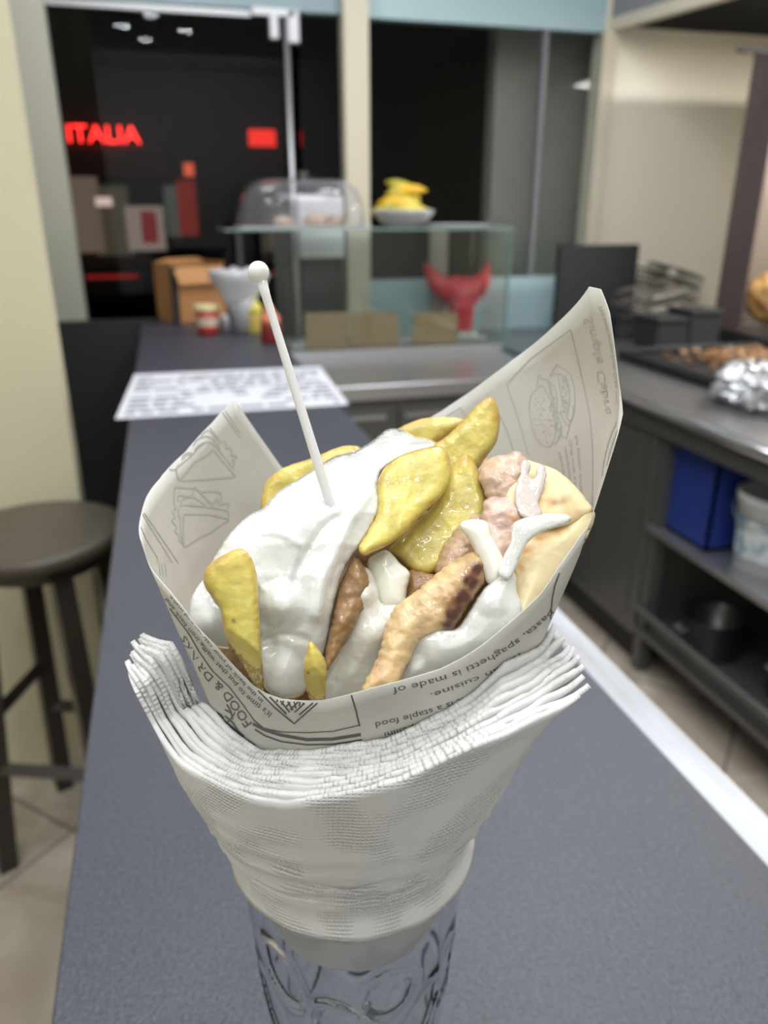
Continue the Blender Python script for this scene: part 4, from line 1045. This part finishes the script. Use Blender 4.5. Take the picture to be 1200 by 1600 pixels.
# main sauce
def fry(outline, label, T=.0028, plane=None, dy=0, spots=(), seed=0, base=FY, wd=.0035, edge=.62):
    food('potato_fry', label, 'fry', relief(outline, T, wd, 3.6, dy, plane, .8, .0005, 160, spots=spots, base=base, seed=seed, edgecol=(FB, 12, edge)), M_fry, 'fries standing in the gyros')
fry([(410, 800), (411, 765), (424, 744), (450, 728), (490, 715), (525, 700), (550, 696), (566, 703), (566, 735), (520, 775), (450, 810)], 'curved fry at the back left behind the sauce', plane=(.232, 0, -.0001, 490, 750), seed=11, spots=[(556, 700, 14, FB, .5), (412, 780, 12, FB, .2)])
fry([(556, 712), (590, 690), (625, 668), (660, 654), (700, 651), (724, 655), (722, 668), (700, 682), (660, 705), (610, 735)], 'curved fry at the top behind the sauce', plane=(.252, 0, -.0001, 640, 690), seed=12, spots=[(650, 655, 12, FB, .3), (636, 655, 5, FB, .5)])
fry([(640, 760), (668, 705), (700, 680), (732, 647), (752, 627), (767, 620), (778, 636), (781, 662), (775, 692), (757, 718), (742, 740), (715, 775), (680, 800)], 'tall pointed fry sticking up highest', plane=(.226, .0000, -.0001, 720, 700), T=.0032, seed=13, spots=[(768, 626, 12, FB, .7), (776, 655, 9, FB, .55), (778, 690, 8, FB, .3)])
fry([(695, 750), (712, 722), (727, 708), (741, 722), (752, 745), (762, 775), (760, 800), (748, 824), (722, 845), (702, 872), (684, 894), (650, 896), (622, 872), (608, 858), (640, 825), (680, 785)], 'broad fry leaning beside the meat', plane=(.2045, 0, -.00013, 700, 800), T=.003, seed=14, spots=[(728, 714, 9, FB, .9), (742, 735, 8, FB, .3)])
fry([(590, 755), (603, 728), (625, 712), (655, 702), (688, 697), (702, 715), (705, 745), (692, 772), (664, 800), (640, 825), (610, 850), (583, 862), (568, 868), (560, 855), (574, 830), (590, 795)], 'large flat fry leaning on the sauce at the centre', plane=(.197, .00003, -.00016, 640, 780), T=.003, seed=15, spots=[(690, 705, 10, FB, .2), (655, 808, 8, FB, .25)])
LUMPS = [(440, 945, 44, .0045), (405, 985, 14, .0012), (430, 1055, 48, .0030), (560, 770, 60, .0012), (450, 820, 70, .0022), (370, 860, 45, .0015), (600, 690, 32, .0014), (505, 950, 45, .0010), (420, 1004, 20, -.0016), (500, 850, 40, -.0012), (585, 735, 18, -.0012)]
RIDGES = [(catmull([(688, 698), (640, 708), (598, 738), (560, 790), (530, 850), (505, 905), (495, 960)], 4), 11, .0020), (catmull([(575, 765), (540, 800), (505, 825), (470, 880), (458, 915)], 4), 6, -.0013),
          (catmull([(400, 810), (450, 785), (500, 790), (540, 775)], 4), 8, .0009), (catmull([(380, 835), (430, 830), (470, 850)], 4), 7, .0008), (catmull([(470, 745), (520, 725), (570, 720)], 4), 7, .0009),
          (catmull([(620, 680), (600, 700), (560, 715)], 4), 6, .0010), (catmull([(350, 870), (380, 880), (410, 920)], 4), 6, .0009), (catmull([(545, 700), (535, 730), (548, 760)], 4), 5, -.0009), (catmull([(405, 1000), (440, 990), (480, 1000)], 4), 6, -.0010)]
food('yoghurt_sauce', 'thick white sauce poured over the fries around the stick', 'sauce',
     relief([(606, 671), (580, 690), (552, 706), (525, 712), (495, 730), (460, 752), (435, 768), (412, 792), (388, 806), (362, 830), (345, 855), (330, 880), (325, 905), (330, 935), (352, 955), (385, 975), (402, 990), (405, 1015), (403, 1045), (410, 1070), (428, 1088), (450, 1094), (472, 1086), (486, 1066), (500, 1035), (512, 1000), (520, 955), (532, 905), (545, 875), (565, 850), (585, 815), (596, 780), (592, 752), (600, 732), (640, 712), (676, 702), (690, 696), (668, 685), (650, 682), (630, 672)],
            .0052, .012, 3.3, -.002, None, .8, .0009, 55, base=SC, seed=5, lumps=LUMPS, ridges=RIDGES, Tb=.006), M_sauce)
food('yoghurt_sauce', 'white sauce blob at the far left against the paper', 'sauce',
     relief([(345, 880), (318, 905), (300, 932), (296, 960), (306, 990), (330, 1008), (360, 1014), (395, 1010), (395, 930)], .005, .012, 3.8, .004, None, .5, .0006, 60, base=SC, seed=6, lumps=[(345, 960, 40, .002), (320, 975, 25, .0015)]), M_sauce)
fry([(322, 888), (318, 912), (330, 932), (344, 955), (350, 985), (358, 1008), (372, 1028), (388, 1056), (404, 1082), (412, 1085), (410, 1040), (406, 980), (404, 930), (400, 892), (388, 864), (372, 857), (348, 868)], 'front left fry standing against the paper rim', plane=(.1700, 0, -.00006, 365, 960), T=.0025, seed=16, wd=.0035, dy=-.004, spots=[(345, 868, 14, FB, .6), (378, 860, 10, FB, .5), (322, 900, 9, FB, .4), (365, 970, 3, (.1, .07, .03), .8)])
fry([(484, 1002), (478, 1020), (474, 1045), (477, 1070), (484, 1092), (497, 1102), (507, 1092), (510, 1060), (509, 1035), (498, 1015)], 'small fry tip poking from the sauce at the front', plane=(.1595, 0, -.00003, 492, 1050), T=.003, seed=17, wd=.004, spots=[(492, 1085, 9, FB, .3), (481, 1051, 2.2, (.05, .03, .02), 1)])
# meat
def meat(outline, label, plane=None, dy=0, base=MT, spots=(), seed=0, T=.005, wd=.006, nz=.0016, group='meat pieces in the gyros'):
    food('meat_piece', label, 'meat', relief(outline, T, wd, 3.3, dy, plane, 2.0, nz, 150, spots=spots, base=base, seed=seed), M_meat, group)
PK = (.60, .42, .31)
meat([(748, 738), (765, 716), (790, 710), (812, 706), (830, 730), (834, 760), (822, 790), (800, 800), (770, 790), (755, 765)], 'pinkish meat piece at the top right by the tall fry', (.207, 0, -.00015, 790, 750), base=PK, seed=31, spots=[(770, 725, 16, (.52, .33, .15), .5)])
meat([(757, 785), (785, 772), (820, 780), (832, 805), (825, 835), (800, 862), (780, 900), (760, 890), (752, 840)], 'pale pink meat piece beside the pita lip', (.193, 0, -.00015, 790, 830), base=(.62, .44, .35), seed=32, spots=[(805, 815, 14, (.55, .27, .10), .6)])
meat([(680, 880), (695, 845), (712, 820), (745, 798), (765, 812), (765, 850), (745, 885), (715, 910), (685, 912)], 'brown meat piece between the broad fry and the onion', (.195, 0, -.00015, 720, 860), base=(.52, .34, .20), seed=33, spots=[(745, 805, 14, PK, .4), (715, 875, 14, (.3, .14, .06), .5)])
meat([(632, 902), (643, 890), (662, 893), (690, 905), (665, 935), (640, 962), (626, 945), (634, 925)], 'dark brown meat scrap in the middle', (.1875, 0, -.0001, 650, 920), base=(.30, .16, .06), seed=34, T=.004)
food('onion_slice', 'wide white onion piece at the centre under the large fry', 'onion', relief([(574, 880), (590, 864), (606, 860), (625, 880), (640, 895), (636, 920), (630, 948), (600, 950), (585, 925)], .003, .006, 3.5, 0, (.1855, 0, -.0001, 605, 900), .5, .0003, 90, base=(.78, .77, .66), seed=41), M_onion)
meat([(548, 878), (556, 870), (566, 880), (578, 905), (572, 940), (550, 985), (530, 1020), (508, 1050), (510, 1010), (520, 960), (530, 915)], 'thin brown meat strip along the edge of the main sauce', (.1765, 0, -.0001, 545, 950), base=(.33, .19, .08), seed=35, T=.003, wd=.004)
food('yoghurt_sauce', 'sauce pool in the centre between the two meat strips', 'sauce',
     relief([(562, 895), (578, 890), (590, 918), (596, 942), (620, 945), (645, 958), (632, 990), (615, 1030), (600, 1060), (570, 1090), (540, 1100), (508, 1102), (505, 1060), (520, 1020), (540, 970)], .004, .010, 3.6, .001, None, .8, .0009, 70, base=(.72, .70, .62), seed=7, spots=[(572, 905, 14, (.62, .48, .42), .6), (632, 965, 14, (.6, .5, .42), .5)], lumps=[(570, 930, 22, .002), (575, 1000, 40, .0015)]), M_sauce)
meat([(564, 1080), (583, 1042), (595, 1012), (602, 978), (620, 946), (652, 922), (690, 890), (718, 872), (748, 860), (766, 876), (764, 898), (748, 925), (728, 952), (706, 984), (680, 990), (655, 1002), (636, 1040), (610, 1080)], 'long seared meat strip lying in the front right sauce', (.1735, 0, -.00011, 670, 960), base=(.68, .48, .24), seed=36, T=.005, wd=.006, nz=.0010,
     spots=[(742, 892, 22, (.42, .20, .05), .9), (715, 945, 26, (.40, .18, .05), 1.0), (746, 890, 10, DK, 1.5), (736, 908, 12, DK, 1.7), (724, 932, 13, DK, 1.8), (710, 958, 13, DK, 1.8), (702, 976, 11, DK, 1.5), (755, 870, 7, (.5, .25, .07), .5), (600, 1050, 16, (.62, .36, .22), .6), (752, 868, 7, (.55, .3, .1), .4)])
food('onion_slice', 'curved white onion strip standing beside the seared meat', 'onion', relief([(718, 822), (733, 812), (760, 815), (770, 838), (782, 862), (794, 890), (785, 912), (762, 912), (750, 880), (736, 850)], .0035, .006, 3.5, 0, (.1825, 0, -.0001, 750, 860), .4, .0002, 90, base=(.83, .79, .68), seed=42, spots=[(760, 895, 18, (.72, .62, .55), .4)]), M_onion)
food('yoghurt_sauce', 'sauce pool along the front right rim by the pita', 'sauce',
     relief([(582, 1082), (600, 1062), (628, 1042), (640, 1012), (648, 990), (668, 980), (686, 974), (702, 981), (716, 979), (733, 955), (752, 925), (778, 898), (795, 880), (806, 900), (808, 925), (816, 950), (805, 985), (760, 1020), (700, 1052), (640, 1078)], .0042, .009, 3.4, -.004, None, .8, .0008, 70, base=SC, seed=8, lumps=[(690, 1010, 45, .0018), (640, 1045, 28, .0015), (770, 940, 30, .0015), (705, 985, 14, .001)]), M_sauce)
food('yoghurt_sauce', 'short sauce smear on top of the pita fold', 'sauce',
     relief([(778, 896), (788, 868), (798, 846), (800, 822), (812, 812), (836, 806), (860, 802), (884, 804), (893, 811), (882, 820), (858, 827), (838, 836), (822, 852), (812, 872), (804, 892), (794, 906)],   .0009, .0022, 3.2, 0, (.1805, 0, -.0001, 840, 840), .5, .0003, 90, base=(.70, .70, .66), seed=9), M_sauce)
food('yoghurt_sauce', 'forked sauce drip on the upper right meat', 'sauce',
     relief([(816, 720), (829, 724), (826, 742), (834, 748), (841, 728), (853, 732), (852, 755), (844, 775), (842, 790), (847, 800), (838, 812), (820, 812), (808, 795), (804, 772), (811, 748)], .0007, .0020, 3.0, 0, (.1985, 0, -.00015, 830, 760), 1.6, .0005, 90, base=(.66, .58, .53), seed=10), M_sauce)

# toothpick: plastic stick with a ball head
ball = hp(404, 425, .200); foot = hp(531, 835, .190)
sk = hero(thing('cocktail_stick', 'white plastic stick with ball head standing in the sauce', 'cocktail stick'))
M_pl = mat('glossy_white_plastic', (.84, .84, .82), .07, Subsurface_Weight=.1)
bm = bmesh.new(); bmesh.ops.create_uvsphere(bm, u_segments=48, v_segments=32, radius=.00265)
bmesh.ops.translate(bm, verts=bm.verts, vec=ball); m_ = MB(); m_.bm.free(); m_.bm = bm; m_.build('ball', M_pl, sk, smooth=True)
pts = [ball + (foot - ball) * (i / 12) for i in range(13)]
MB().tube(pts, [.00165, .00115, .00105] + [.0011 + .0004 * i / 10 for i in range(10)], 20).build('shaft', M_pl, sk, smooth=True)
